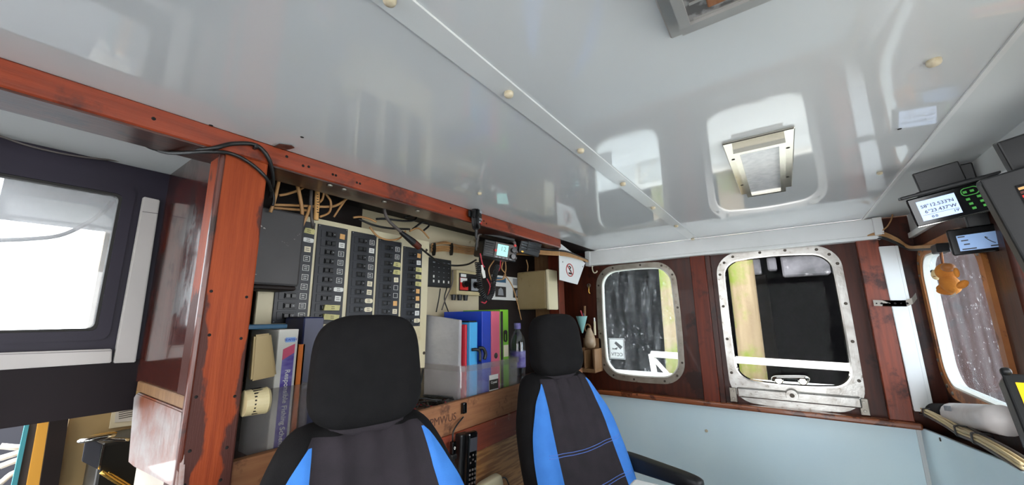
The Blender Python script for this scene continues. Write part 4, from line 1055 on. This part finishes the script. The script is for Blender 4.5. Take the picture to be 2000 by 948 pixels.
part('plug_mark', ring([(.0035 * math.cos(i * PI / 6), .005 * math.sin(i * PI / 6)) for i in range(12)], [(.002 * math.cos(i * PI / 6), .003 * math.sin(i * PI / 6)) for i in range(12)], 'z', .008, .0087).copy(), 'label_white', pg)
bpy.data.objects[pg.children[0].name].data.transform(WM[pg]); bpy.data.objects[pg.children[0].name].data.transform(M4); bpy.data.objects[pg.children[0].name].data.transform(WM[pg].inverted())
part('socket', LB((-.012, -.036, -.010), (.012, -.020, .008), .003), 'black_plastic', g)
part('boot', xf(cyl((0, -.036, 0), (0, -.065, 0), .006, .003, 10), M4), 'black_plastic', g)
part('lower_lead', tube([M4 @ Vector((0, -.062, 0)), PX(888, 930, -.975), PX(893, 958, -.975)], .0026, 5, 8), 'cable_black', g)
g = thing('cream_adapter', 'cream plastic adapter beside the handset at the bottom edge', 'adapter', PX(955, 955, -.93))
part('case', xf(superell((0, 0, 0), (.03, .05, .02), .4, 24, 12), frame_mat(PX(957, 952, -.94), Vector((.3, .95, .2)), Vector((0, 0, 1))) @ Matrix.Rotation(PI / 2, 4, 'Z')), 'cream_paint', g)
part('lead', tube([PX(975, 948, -.95), PX(980, 935, -.96), PX(988, 935, -.97), PX(995, 950, -.98)], .0026, 6, 7), 'cable_black', g)
# red and black jumble of leads at the shelf, left of the storage box
for i in range(5):
    rdn = random.Random(20 + i); pts = []
    for k in range(7):
        t = k / 6; pts.append(Vector((-1.09 + .05 * math.sin(k * 2.1 + i), .93 + .15 * t + .02 * rdn.uniform(-1, 1), 1.176 + .012 * (i % 3) + .02 * abs(math.sin(k * 1.3 + i)))))
    solo('loose_lead', tube(pts, .0032, 5, 6), 'cable_red' if i == 3 else 'cable_black', 'red lead in the jumble on the shelf' if i == 3 else 'one of the black leads jumbled on the shelf beside the storage box', 'cable', 'loose leads on the shelf', loc=pts[0])
solo('hanging_lead', tube([PX(826, 722, -1.2), PX(822, 745, -1.18), PX(812, 762, -1.14), PX(800, 772, -1.12)], .0045, 5, 7), 'cable_black', 'thick black lead hanging below the switchboard corner', 'cable', loc=PX(826, 722, -1.2))

# white cool box between the chairs
g = thing('white_cool_box', 'white lidded box at the bottom edge beside the far chair', 'box', (-.29, .93, 0))
a = PY(1238, 934, 1.09); b = PY(1398, 946, 1.09)
part('lid', box((a.x, .74, a.z - .028), (b.x, 1.09, a.z), .008, 3), 'white_lid', g)
part('body', box((a.x + .015, .76, 0), (b.x - .015, .95, a.z - .028), .01, 2), 'white_lid', g)

# ================================================================== CORNER BY WINDOW 1
yb = 2.26
g = thing('wooden_holder', 'small wooden shelf box in the corner left of the small window', 'shelf', (-1.06, 2.3, 1.2))
a = PY(1130, 686, yb); b = PY(1163, 722, yb)
za, zb = PY(1163, 683, yb).z, b.z
part('side_board', box((b.x - .012, yb, zb), (b.x, YW, za), .002, 1), 'wood_light', g)
part('side_board', box((b.x - .125, yb, zb), (b.x - .113, YW, za), .002, 1), 'wood_light', g)
part('divider', box((b.x - .075, yb + .005, zb), (b.x - .067, YW, za - .01), .001, 1), 'wood_light', g)
part('bottom_board', box((b.x - .125, yb - .004, zb - .022), (b.x, YW, zb), .002, 1), 'wood_light', g)
part('back_board', box((b.x - .125, YW - .008, zb), (b.x, YW - .001, za + .06), .001, 1), 'wood_light', g)
c = PY(1152, 662, 2.31)
g = thing('cut_bottle', 'cut off brown bottle base hung above the wooden holder', 'bottle', (c.x, 2.31, za))
part('bottle_base', lathe([(.012, 0), (.028, .004), (.036, .02), (.036, .045), (.030, .075), (.018, .105), (.010, .125)], 20, True, (c.x, 2.31, za + .002)), 'bottle_brown', g)
part('cord_ring', tube([Vector((c.x - .018 + .02 * math.cos(t), 2.325, za + .125 + .024 * math.sin(t))) for t in [i * PI / 6 for i in range(13)]], .005, 2, 7), 'wood_light', g)
g = thing('paper_cone', 'teal paper cone with pens behind the far headrest', 'cone', PY(1140, 650, 2.28))
a = PY(1137, 618, 2.27)
part('cone', lathe([(.004, 0), (.020, .05), (.036, .105), (.034, .105), (.012, .03)], 16, False, (a.x - .004, 2.27, a.z - .105)), 'bag_teal', g)
part('pen', cyl(PY(1139, 622, 2.28), PY(1134, 607, 2.27), .004, None, 8), 'cable_red', g)
part('pen', cyl(PY(1142, 625, 2.29), PY(1139, 612, 2.29), .004, None, 8), 'binder_navy', g)
part('wood_peg', cyl(PY(1142, 618, 2.34), PY(1142, 598, 2.34), .008, None, 8), 'wood_light', g)
g = thing('white_tube', 'cream plastic tube beside the cut bottle', 'tube', PY(1160, 680, 2.33))
part('tube_body', cyl(PY(1162, 655, 2.35), PY(1161, 628, 2.35), .008, .007, 12), 'cream_paint', g)
part('tube_cap', cyl(PY(1161, 628, 2.35), PY(1160.5, 621, 2.35), .005, .005, 10), 'label_white', g)
# hooks
g = thing('cup_hook', 'white plastic hook hanging from the white trunking end', 'hook', PY(1160, 518, 2.35))
part('hook_wire', tube([PY(1157, 514, 2.35), PY(1157, 526, 2.35), PY(1160, 533, 2.35), PY(1165, 532, 2.35), PY(1166, 529, 2.35)], .004, 6, 8), 'label_cream', g)
g = thing('brass_hook', 'small tarnished brass hook left of the small window', 'hook', PY(1150, 565, 2.375))
part('hook_plate', cyl(PY(1150, 558, YW), PY(1150, 558, YW - .006), .014, .012, 14), 'screw_dark', g)
part('hook_wire', tube([PY(1150, 556, 2.374), PY(1150, 560, 2.345), PY(1150, 570, 2.34), PY(1152, 574, 2.345)], .004, 5, 8), 'brass', g)

# ================================================================== LEFT: white conduits, cables on the beam
XV = XL + .02
def quad(name, x, ps, m_, parent, th=.02, bev=.002):
    return part(name, prism([PX(*p, x) for p in ps], (-th, 0, 0), bev), m_, parent)
g = thing('white_trunking', 'upright white cable trunking right of the aft window', 'trunking', PX(245, 710, XV))
quad('channel', XV, ((281, 384), (313, 391), (265, 708), (222, 710)), 'pvc_shaded', g, .018)
quad('lid_seam', XV + .0006, ((278, 413), (309, 417), (309, 418), (278, 414)), 'cable_grey', g, .0006, 0)
g = thing('white_trunking', 'level white cable trunking below the aft window', 'trunking', PX(100, 715, XV))
quad('channel', XV, ((-40, 691), (219, 682), (218, 709), (-40, 726)), 'pvc_shaded', g, .018)
quad('lid_seam', XV + .0006, ((-40, 694), (219, 685), (219, 686), (-40, 695)), 'cable_grey', g, .0006, 0)
g = thing('beam_cables', 'black cables draped from the ceiling over the top of the post', 'cable', PX(430, 290, XB))
part('cable_run', tube([PX(255, 262, -1.10), PX(300, 290, -1.09), PX(360, 292, -1.06), PX(410, 291, XB + .006), PX(455, 281, XB + .008), PX(500, 284, XB + .008), PX(525, 310, XB + .008), PX(533, 350, XB - .02), PX(528, 385, XB - .06)], .0048, 7, 8), 'cable_black', g)
part('cable_run', tube([PX(262, 268, -1.10), PX(320, 297, -1.08), PX(400, 297, XB + .004), PX(450, 300, XB + .008), PX(490, 320, XB + .008), PX(520, 348, XB + .006), PX(530, 372, XB - .03)], .0042, 7, 8), 'cable_black', g)
part('cable_tail', tube([PX(345, 296, -1.25), PX(310, 308, -1.32), PX(270, 315, -1.40)], .006, 5, 8), 'cable_black', g)
part('cable_clip', box(PX(497, 288, XB) + Vector((-.001, -.004, -.006)), PX(497, 288, XB) + Vector((.014, .004, .006)), .002, 1), 'black_plastic', g)
solo('window_wire', tube([PX(-30, 255, XL + .02), PX(60, 286, XL + .02), PX(150, 305, XL + .02), PX(230, 314, XL + .012), PX(275, 316, XL + .01)], .0024, 8, 7), 'cable_grey', 'thin grey wire sagging above the aft window', 'cable', loc=PX(0, 266, XL + .02))
solo('outside_rope', tube([PX(-40, 470, XL - .3), PX(60, 467, XL - .3), PX(130, 456, XL - .3), PX(200, 415, XL - .3), PX(245, 360, XL - .3)], .006, 8, 7), 'cable_grey', 'slack rope outside the milky aft window', 'rope', loc=PX(-40, 470, XL - .3))
g = thing('beam_tab', 'small dark metal tab sticking out under the ceiling at the beam', 'tab', PX(553, 287, XB + .005))
part('tab_plate', prism([PZ(535, 286, CEIL - .002), PZ(545, 281, CEIL - .002), PZ(570, 284, CEIL - .002), PZ(575, 288, CEIL - .002), PZ(560, 292, CEIL - .002)], (0, 0, -.002)), 'beam_under', g)
# stove and notice in the cabin
g = thing('framed_notice', 'framed printed notice on the cabin wall beyond the companionway', 'notice', PX(235, 835, -2.31))
quad('frame', -2.312, ((219, 803), (300, 785), (300, 826), (213, 838)), 'cream_wall', g, .006, .001)
quad('paper', -2.309, ((226, 806), (300, 792), (300, 818), (224, 826)), 'grey_board', g, .002, 0)
for k in range(4): quad('print_line', -2.308, ((232, 806 + 4 * k), (300, 792 + 4 * k), (300, 793.4 + 4 * k), (232, 807.4 + 4 * k)), 'ink', g, .0006, 0)
g = thing('galley_stove', 'black galley stove with chrome fittings in the cabin below', 'stove', PX(210, 940, -2.15))
q = PX(198, 868, -2.1); q2 = PX(300, 960, -2.1)
part('body', box((-2.30, q.y, .2), (-2.1, q2.y, q.z), .01, 2), 'stove_black', g)
quad('side_panel', -2.09, ((168, 855), (200, 868), (192, 918), (160, 902)), 'slate', g, .01, .002)
quad('steel_edge', -2.085, ((200, 868), (205, 872), (195, 918), (191, 917)), 'chrome', g, .01, .001)
part('kettle_lid', xf(superell((0, 0, 0), (.022, .05, .010), .8, 20, 10), Matrix.Translation(PX(190, 856, -2.06))), 'chrome', g)
part('pan_handle', tube([PX(200, 857, -2.06), PX(222, 859, -2.06), PX(252, 860, -2.06)], .007, 3, 8), 'chrome', g)
part('brass_lid', xf(superell((0, 0, 0), (.018, .036, .006), .8, 20, 10), Matrix.Translation(PX(202, 850, -2.07))), 'brass', g)
part('guard_rail', tube([PX(198, 922, -2.05), PX(222, 938, -2.05), PX(250, 955, -2.05)], .007, 3, 8), 'brass', g)
part('guard_rail', tube([PX(210, 924, -2.07), PX(240, 942, -2.07), PX(260, 955, -2.07)], .006, 3, 8), 'brass', g)

# ================================================================== CEILING LAMPS
def lamp(label, x0, x1, y0, y1, grid):
    t = thing('ceiling_lamp', label, 'lamp', ((x0 + x1) / 2, (y0 + y1) / 2, CEIL), group='rectangular ceiling lamps')
    zc = CEIL
    part('base_plate', box((x0, y0, zc - .006), (x1, y1, zc), .002, 1), 'lamp_body' if grid else 'lamp_steel', t)
    i0, i1, j0, j1 = x0 + .020, x1 - .020, y0 + .025, y1 - .025
    part('bezel', ring([(i0, j0), (i1, j0), (i1, j1), (i0, j1)], [(i0 + .013, j0 + .016), (i1 - .013, j0 + .016), (i1 - .013, j1 - .016), (i0 + .013, j1 - .016)], 'z', zc - .026, zc - .006), 'lamp_body' if grid else 'lamp_steel', t)
    part('lens', box((i0 + .013, j0 + .016, zc - .020), (i1 - .013, j1 - .016, zc - .006)), 'lamp_lens_grid' if grid else 'lamp_lens', t)
    for sy in (y0 + .12, y1 - .12):
        for sx in (x0 + .013, x1 - .013): inst('screw_hole', HOLE, t, (sx, sy, zc - .006), (PI, 0, 0), (1.1, 1.1, 1))
    if grid:
        for k in range(14):
            yy = j0 + .02 + (j1 - j0 - .04) * k / 13
            part('lens_rib', box((i0 + .018, yy, zc - .0215), (i1 - .018, yy + .004, zc - .0198)), 'lamp_body', t)
        part('bulb_shade', box(((x0 + x1) / 2 - .02, j1 - .10, zc - .023), ((x0 + x1) / 2 + .02, j1 - .03, zc - .0198), .002, 1), 'plank_raw', t)
lamp('polished rectangular ceiling lamp nearer the window wall', -.080, .068, 1.03, 1.53, False)
lamp('grey ribbed ceiling lamp at the top edge of the picture', -.093, .062, .06, .562, True)

# ================================================================== RIGHT: conduit, strap, displays, cables, toy
g = thing('white_conduit', 'upright white trunking beside the front window', 'trunking', PY(1800, 805, YW - .04))
part('channel', prism([PY(1716, 482, YW - .04), PY(1748, 480, YW - .04), PY(1818, 806, YW - .04), PY(1786, 804, YW - .04)], (0, .036, 0), .002), 'pvc_white', g)
part('side_channel', prism([PY(1748, 480, YW - .036), PY(1754, 480, YW - .036), PY(1826, 806, YW - .036), PY(1818, 806, YW - .036)], (0, .03, 0), .001), 'pvc_white', g)
g = thing('perforated_strap', 'perforated metal strap bent across the white trunking', 'strap', PY(1745, 594, YW - .05))
pts = [(1706, 592), (1740, 593), (1770, 593), (1782, 588), (1790, 578)]
bm = bmesh.new(); tp = [PY(*p, YW - (.046 if i < 3 else .050 + .006 * (i - 3))) for i, p in enumerate(pts)]
A = [bm.verts.new(p + Vector((0, 0, .013))) for p in tp]; B = [bm.verts.new(p - Vector((0, 0, .013))) for p in tp]
for i in range(4): bm.faces.new((A[i], A[i + 1], B[i + 1], B[i]))
r_ = bmesh.ops.solidify(bm, geom=list(bm.faces), thickness=.0015)
part('strip', new_mesh(bm), 'screw_steel', g)
for k, px_ in enumerate((1712, 1722, 1735, 1748, 1760, 1772)):
    q = PY(px_, 593, YW - .0465); part('hole', cyl(q, q + Vector((0, -.0015, 0)), .0045 if k % 2 else .003, None, 10), 'hole', g)
def disp(name, label, cx, cy, dist, wpx, hpx, depth, roll=0, yaw=0, m_='black_gloss', pitch=0, bev=.006, sc=1):
    d = ray(cx, cy).normalized(); o = EYE + d * dist
    n = -d; n = (Matrix.Rotation(yaw, 3, 'Z') @ n)
    n = (n + Vector((0, 0, pitch))).normalized()
    r = Vector((0, 0, 1)).cross(n).normalized(); u = n.cross(r)
    r2 = r * math.cos(roll) + u * math.sin(roll); u2 = u * math.cos(roll) - r * math.sin(roll)
    M_ = frame_mat(o, r2, u2) @ Matrix.Scale(sc, 4)
    g = thing(name, label, 'display', o)
    return g, M_
def onpix(M_, px, py):                # local coords of the pixel's ray on the display face (used for sizes only)
    n = M_.to_3x3() @ Vector((0, 0, 1)); d = ray(px, py); t = (M_.translation - EYE).dot(n) / d.dot(n)
    return M_.inverted() @ (EYE + d * t)
g, M4 = disp('gps_display', 'black position display with lit figures under the front ceiling', 1862, 398, 1.60, 0, 0, 0, yaw=math.radians(8), roll=math.radians(9), sc=.92)
part('case', LB((-.088, -.042, -.05), (.088, .042, -.006), .006), 'black_plastic', g)
fc = part('bezel', LB((-.090, -.045, -.008), (.092, .045, 0), .004), 'black_gloss', g)
sc = part('screen', LB((-.072, -.031, 0), (.010, .031, .0012)), 'lcd_blue', g)
RX, UX = M4.to_3x3() @ Vector((1, 0, 0)), M4.to_3x3() @ Vector((0, 1, 0))
part('digits', text("58°12.533'N", .0128, M4 @ Vector((-.031, .012, .0016)), RX, UX), 'ink', sc)
part('digits', text("6°23.437'W", .0128, M4 @ Vector((-.028, -.005, .0016)), RX, UX), 'ink', sc)
part('digits', text("0.0", .010, M4 @ Vector((-.045, -.023, .0016)), RX, UX), 'ink', sc)
part('digits', text("19'", .010, M4 @ Vector((.001, -.021, .0016)), RX, UX), 'ink', sc)
part('rule', LB((-.068, -.0145, .0012), (.008, -.0138, .0018)), 'ink', sc)
part('key_ring', xf(ring(rr(.022, .012, .058, .036, .010), rr(.024, .014, .056, .034, .009), 'z', 0, .001), M4), 'led_green', fc)
for x, y in ((.030, .024), (.044, .024), (.030, .002), (.052, .004), (.032, -.012), (.054, -.011), (.034, -.026), (.056, -.025)):
    part('key', LB((x - .004, y - .0035, 0), (x + .004, y + .0035, .0012), .001, 1), 'led_green', fc)
part('trim_line', LB((-.088, -.0455, -.002), (.090, -.0435, .0005)), 'chrome', fc)
part('bracket', LB((-.10, .048, -.07), (.11, .058, .01), .003), 'black_plastic', g)
part('bracket_post', LB((-.06, .040, -.045), (.06, .060, -.015), .003), 'black_plastic', g)
part('bracket_hanger', LB((-.05, .056, -.05), (.05, .12, -.03), .003), 'black_plastic', g)
g, M4 = disp('sounder_display', 'small black display with dim chart screen below the position display', 1925, 468, 1.70, 0, 0, 0, yaw=math.radians(8), roll=math.radians(3), sc=1.12)
part('case', LB((-.058, -.030, -.04), (.060, .034, -.006), .005), 'black_plastic', g)
fc = part('bezel', LB((-.060, -.032, -.008), (.064, .036, 0), .003), 'black_gloss', g)
sc = part('screen', LB((-.046, -.022, 0), (.036, .018, .0012)), 'lcd_dim', g)
part('chart_line', xf(tube([Vector((.004, .004, .0016)), Vector((0, .007, .0016)), Vector((.002, .002, .0016)), Vector((.008, -.006, .0016)), Vector((.014, -.011, .0016))], .0009, 5, 5), M4), 'ink', sc)
for x, y, w_ in ((-.038, .014, .012), (-.034, .004, .012), (-.032, -.006, .010), (-.030, -.018, .024), (.018, -.017, .026)): part('chart_text', LB((x - w_ / 2, y - .0015, .0012), (x + w_ / 2, y + .0015, .0018)), 'slate', sc)
part('mount_arm', LB((-.02, .034, -.035), (.02, .20, -.015), .003), 'black_plastic', g)
g, M4 = disp('chart_plotter', 'large black plotter screen cut by the right edge under the ceiling', 1914, 352, 1.22, 0, 0, 0, yaw=math.radians(16), roll=math.radians(13))
part('case', LB((.002, -.238, -.05), (.17, -.002, -.004), .01), 'black_plastic', g)
part('bezel', LB((0, -.24, -.006), (.17, 0, 0), .008), 'black_plastic', g)
sc = part('screen', LB((.036, -.21, 0), (.155, -.030, .0012)), 'black_gloss', g)
for k, (z, c_) in enumerate(((-.040, 'label_orange'), (-.048, 'varnish_red'), (-.056, 'red_plastic'), (-.064, 'label_orange'), (-.076, 'teal_paint'))):
    part('chart_line', LB((.038, z, .0012), (.153, z + .005, .002)), c_, sc)
part('red_mark', LB((.046, -.115, .0012), (.054, -.105, .002), .001, 1), 'red_plastic', sc)
part('hanger', LB((.05, -.01, -.045), (.11, .06, -.02), .003), 'black_plastic', g)
g, M4 = disp('yellow_monitor', 'black framed monitor showing yellow at the lower right edge', 2030, 880, .95, 0, 0, 0, yaw=math.radians(14), roll=math.radians(0), pitch=.25)
a = onpix(M4, 1958, 730); b = onpix(M4, 1970, 752); e = onpix(M4, 1944, 948)
part('case', LB((a.x, a.y - .30, -.04), (a.x + .18, a.y, -.003), .006), 'black_plastic', g)
part('bezel', LB((a.x - .001, a.y - .30, -.005), (a.x + .18, a.y + .001, 0), .003), 'black_plastic', g)
part('screen', LB((a.x + .009, a.y - .28, 0), (a.x + .17, a.y - .013, .001)), 'lcd_yellow', g)
part('corner_knob', xf(superell((a.x + .004, a.y + .003, .0), (.006, .006, .008), .8, 16, 10), M4), 'black_plastic', g)
part('foot', LB((a.x + .06, a.y - .33, -.06), (a.x + .12, a.y - .29, -.02), .004), 'black_plastic', g)
# wires along the top corner
for k in range(5):
    o = Vector((0, 0, .007 * k)); m_ = 'cable_black' if k < 2 else 'cable_tan'
    cable('header_cable', ('one of the black cables running from the trunking end over the front window' if k < 2 else 'one of the tan cables running from the trunking end over the front window'), [PY(1690, 466, YW - .05) + o * .3, PY(1722, 466, YW - .06) + o, PY(1752, 477, YW - .06) + o, PY(1775, 488, YW - .06) + o * .6, PX(1800, 488, XF - .03) + o * .5, PX(1835, 486, XF - .03) + o * .5, PX(1880, 478, XF - .03) + o * .5], .0038, m_, 'cables over the front window')
cable('loop_cable', 'thin tan cable looping out beside the ceiling edge', [PY(1722, 452, YW - .06), PY(1735, 440, YW - .07), PY(1743, 420, YW - .06), PY(1740, 395, YW - .04)], .0028, 'cable_tan')
for k in range(9):
    o = Vector((.012 * (k % 3) - .008, 0, .009 * (k // 3))); jj = .006 * math.sin(k * 2.2)
    pts = [PX(1790, 806, .42) + o, PX(1812, 812, .415) + o + Vector((0, 0, jj)), PX(1850, 832, .412) + o, PX(1880, 850, .412) + o * 1.1 + Vector((0, 0, -jj)), PX(1915, 866, .412) + o, PX(1960, 892, .412) + o, PX(2010, 925, .412) + o]
    cable('console_cable', 'one of the cream cables tied along the console edge' if k % 4 else 'one of the dark cables tied along the console edge', pts, .0042, 'cable_cream' if k % 4 else 'cable_grey', 'cables tied along the console edge')
for k, p in enumerate(((1814, 813), (1880, 850), (1915, 866))):
    q = PX(*p, .412)
    solo('cable_tie', ring(rr(q.x - .016, q.z - .007, q.x + .028, q.z + .028, .008), rr(q.x - .0135, q.z - .0045, q.x + .0255, q.z + .0255, .006), 'y', q.y - .006, q.y + .006), 'cable_black', 'black tie round the console cables, %s of three' % ('farthest', 'middle', 'nearest')[k], 'cable tie', loc=q)
# rolled white bag with black end on the ledge
A = PX(1826, 806, .452); B = PX(1962, 822, .452)
g = thing('rolled_bag', 'rolled white plastic bag with black end on the console ledge', 'roll', (A + B) / 2)
nn = 10; bmv = []
ptsr = [A.lerp(B, i / nn) for i in range(nn + 1)]
part('roll', tube(ptsr[4:], .040, 1, 18), 'roll_white', g)
part('black_end', tube(ptsr[:5], .036, 1, 18), 'fabric_black', g)
for k in range(8): 
    q = ptsr[5] + (B - A) * (.03 * k / 1.0) * .45
    part('print_line', box(q + Vector((-.041, -.004, .012)), q + Vector((-.0385, .001, .028))), 'grey_print', g)
# plush toy hanging from the cables over the front window
c = PX(1852, 540, XF - .06)
g = thing('plush_toy', 'small orange plush animal hanging in the front window', 'plush toy', c)
d_ = ray(1852, 540).normalized(); rx = d_.cross(Vector((0, 0, 1))).normalized(); 
def TP(px, py, back=0): return PX(px, py, XF - .06) + d_ * back * .85
def ball(px, py, sx, sy, sz, back=0, tilt=0):
    Mx = frame_mat(TP(px, py, back), rx * math.cos(tilt) + Vector((0, 0, 1)) * math.sin(tilt), Vector((0, 0, 1)))
    return xf(superell((0, 0, 0), (sx * .64, sz, sy * .8), 1.0, 20, 14), Mx)
part('body', ball(1856, 555, .036, .036, .032, 0, .3), 'plush_orange', g)
hd = part('head', ball(1848, 531, .040, .030, .028, -.010), 'plush_orange', g)
part('muzzle', ball(1829, 537, .020, .020, .018, -.034), 'plush_cream', g)
part('nose', ball(1822, 531, .009, .006, .006, -.054), 'ink', hd)
part('mouth', ball(1829, 540, .012, .004, .002, -.052), 'plank_red', hd)
part('eye', ball(1849, 528, .006, .005, .005, -.039), 'ink', hd)
part('brow', ball(1852, 523, .026, .022, .014, -.020, -.1), 'bronze_paint', hd)
part('ear', ball(1868, 533, .010, .012, .015, -.026), 'plush_orange', hd)
part('arm', ball(1843, 560, .030, .012, .011, -.034, .45), 'plush_orange', g)
part('leg', ball(1850, 569, .038, .016, .012, -.026, -.12), 'plush_orange', g)
part('belly', ball(1845, 552, .016, .012, .020, -.030), 'plush_cream', g)
part('tail', ball(1880, 556, .024, .010, .010, 0, .75), 'plush_orange', g)
part('care_tag', prism([TP(1868, 571), TP(1865, 577), TP(1857, 582), TP(1855, 579)], d_ * .001), 'label_white', g)
part('cord', tube([TP(1842, 520), TP(1838, 505), TP(1836, 490)], .0022, 4, 6), 'varnish_red', g)
part('cord', tube([TP(1843, 520), TP(1841, 505), TP(1839, 490)], .0022, 4, 6), 'bronze_paint', g)
part('hanger_clip', box(TP(1834, 488) + Vector((-.012, -.03, -.012)), TP(1834, 488) + Vector((.02, .03, .018)), .003, 1), 'black_plastic', g)
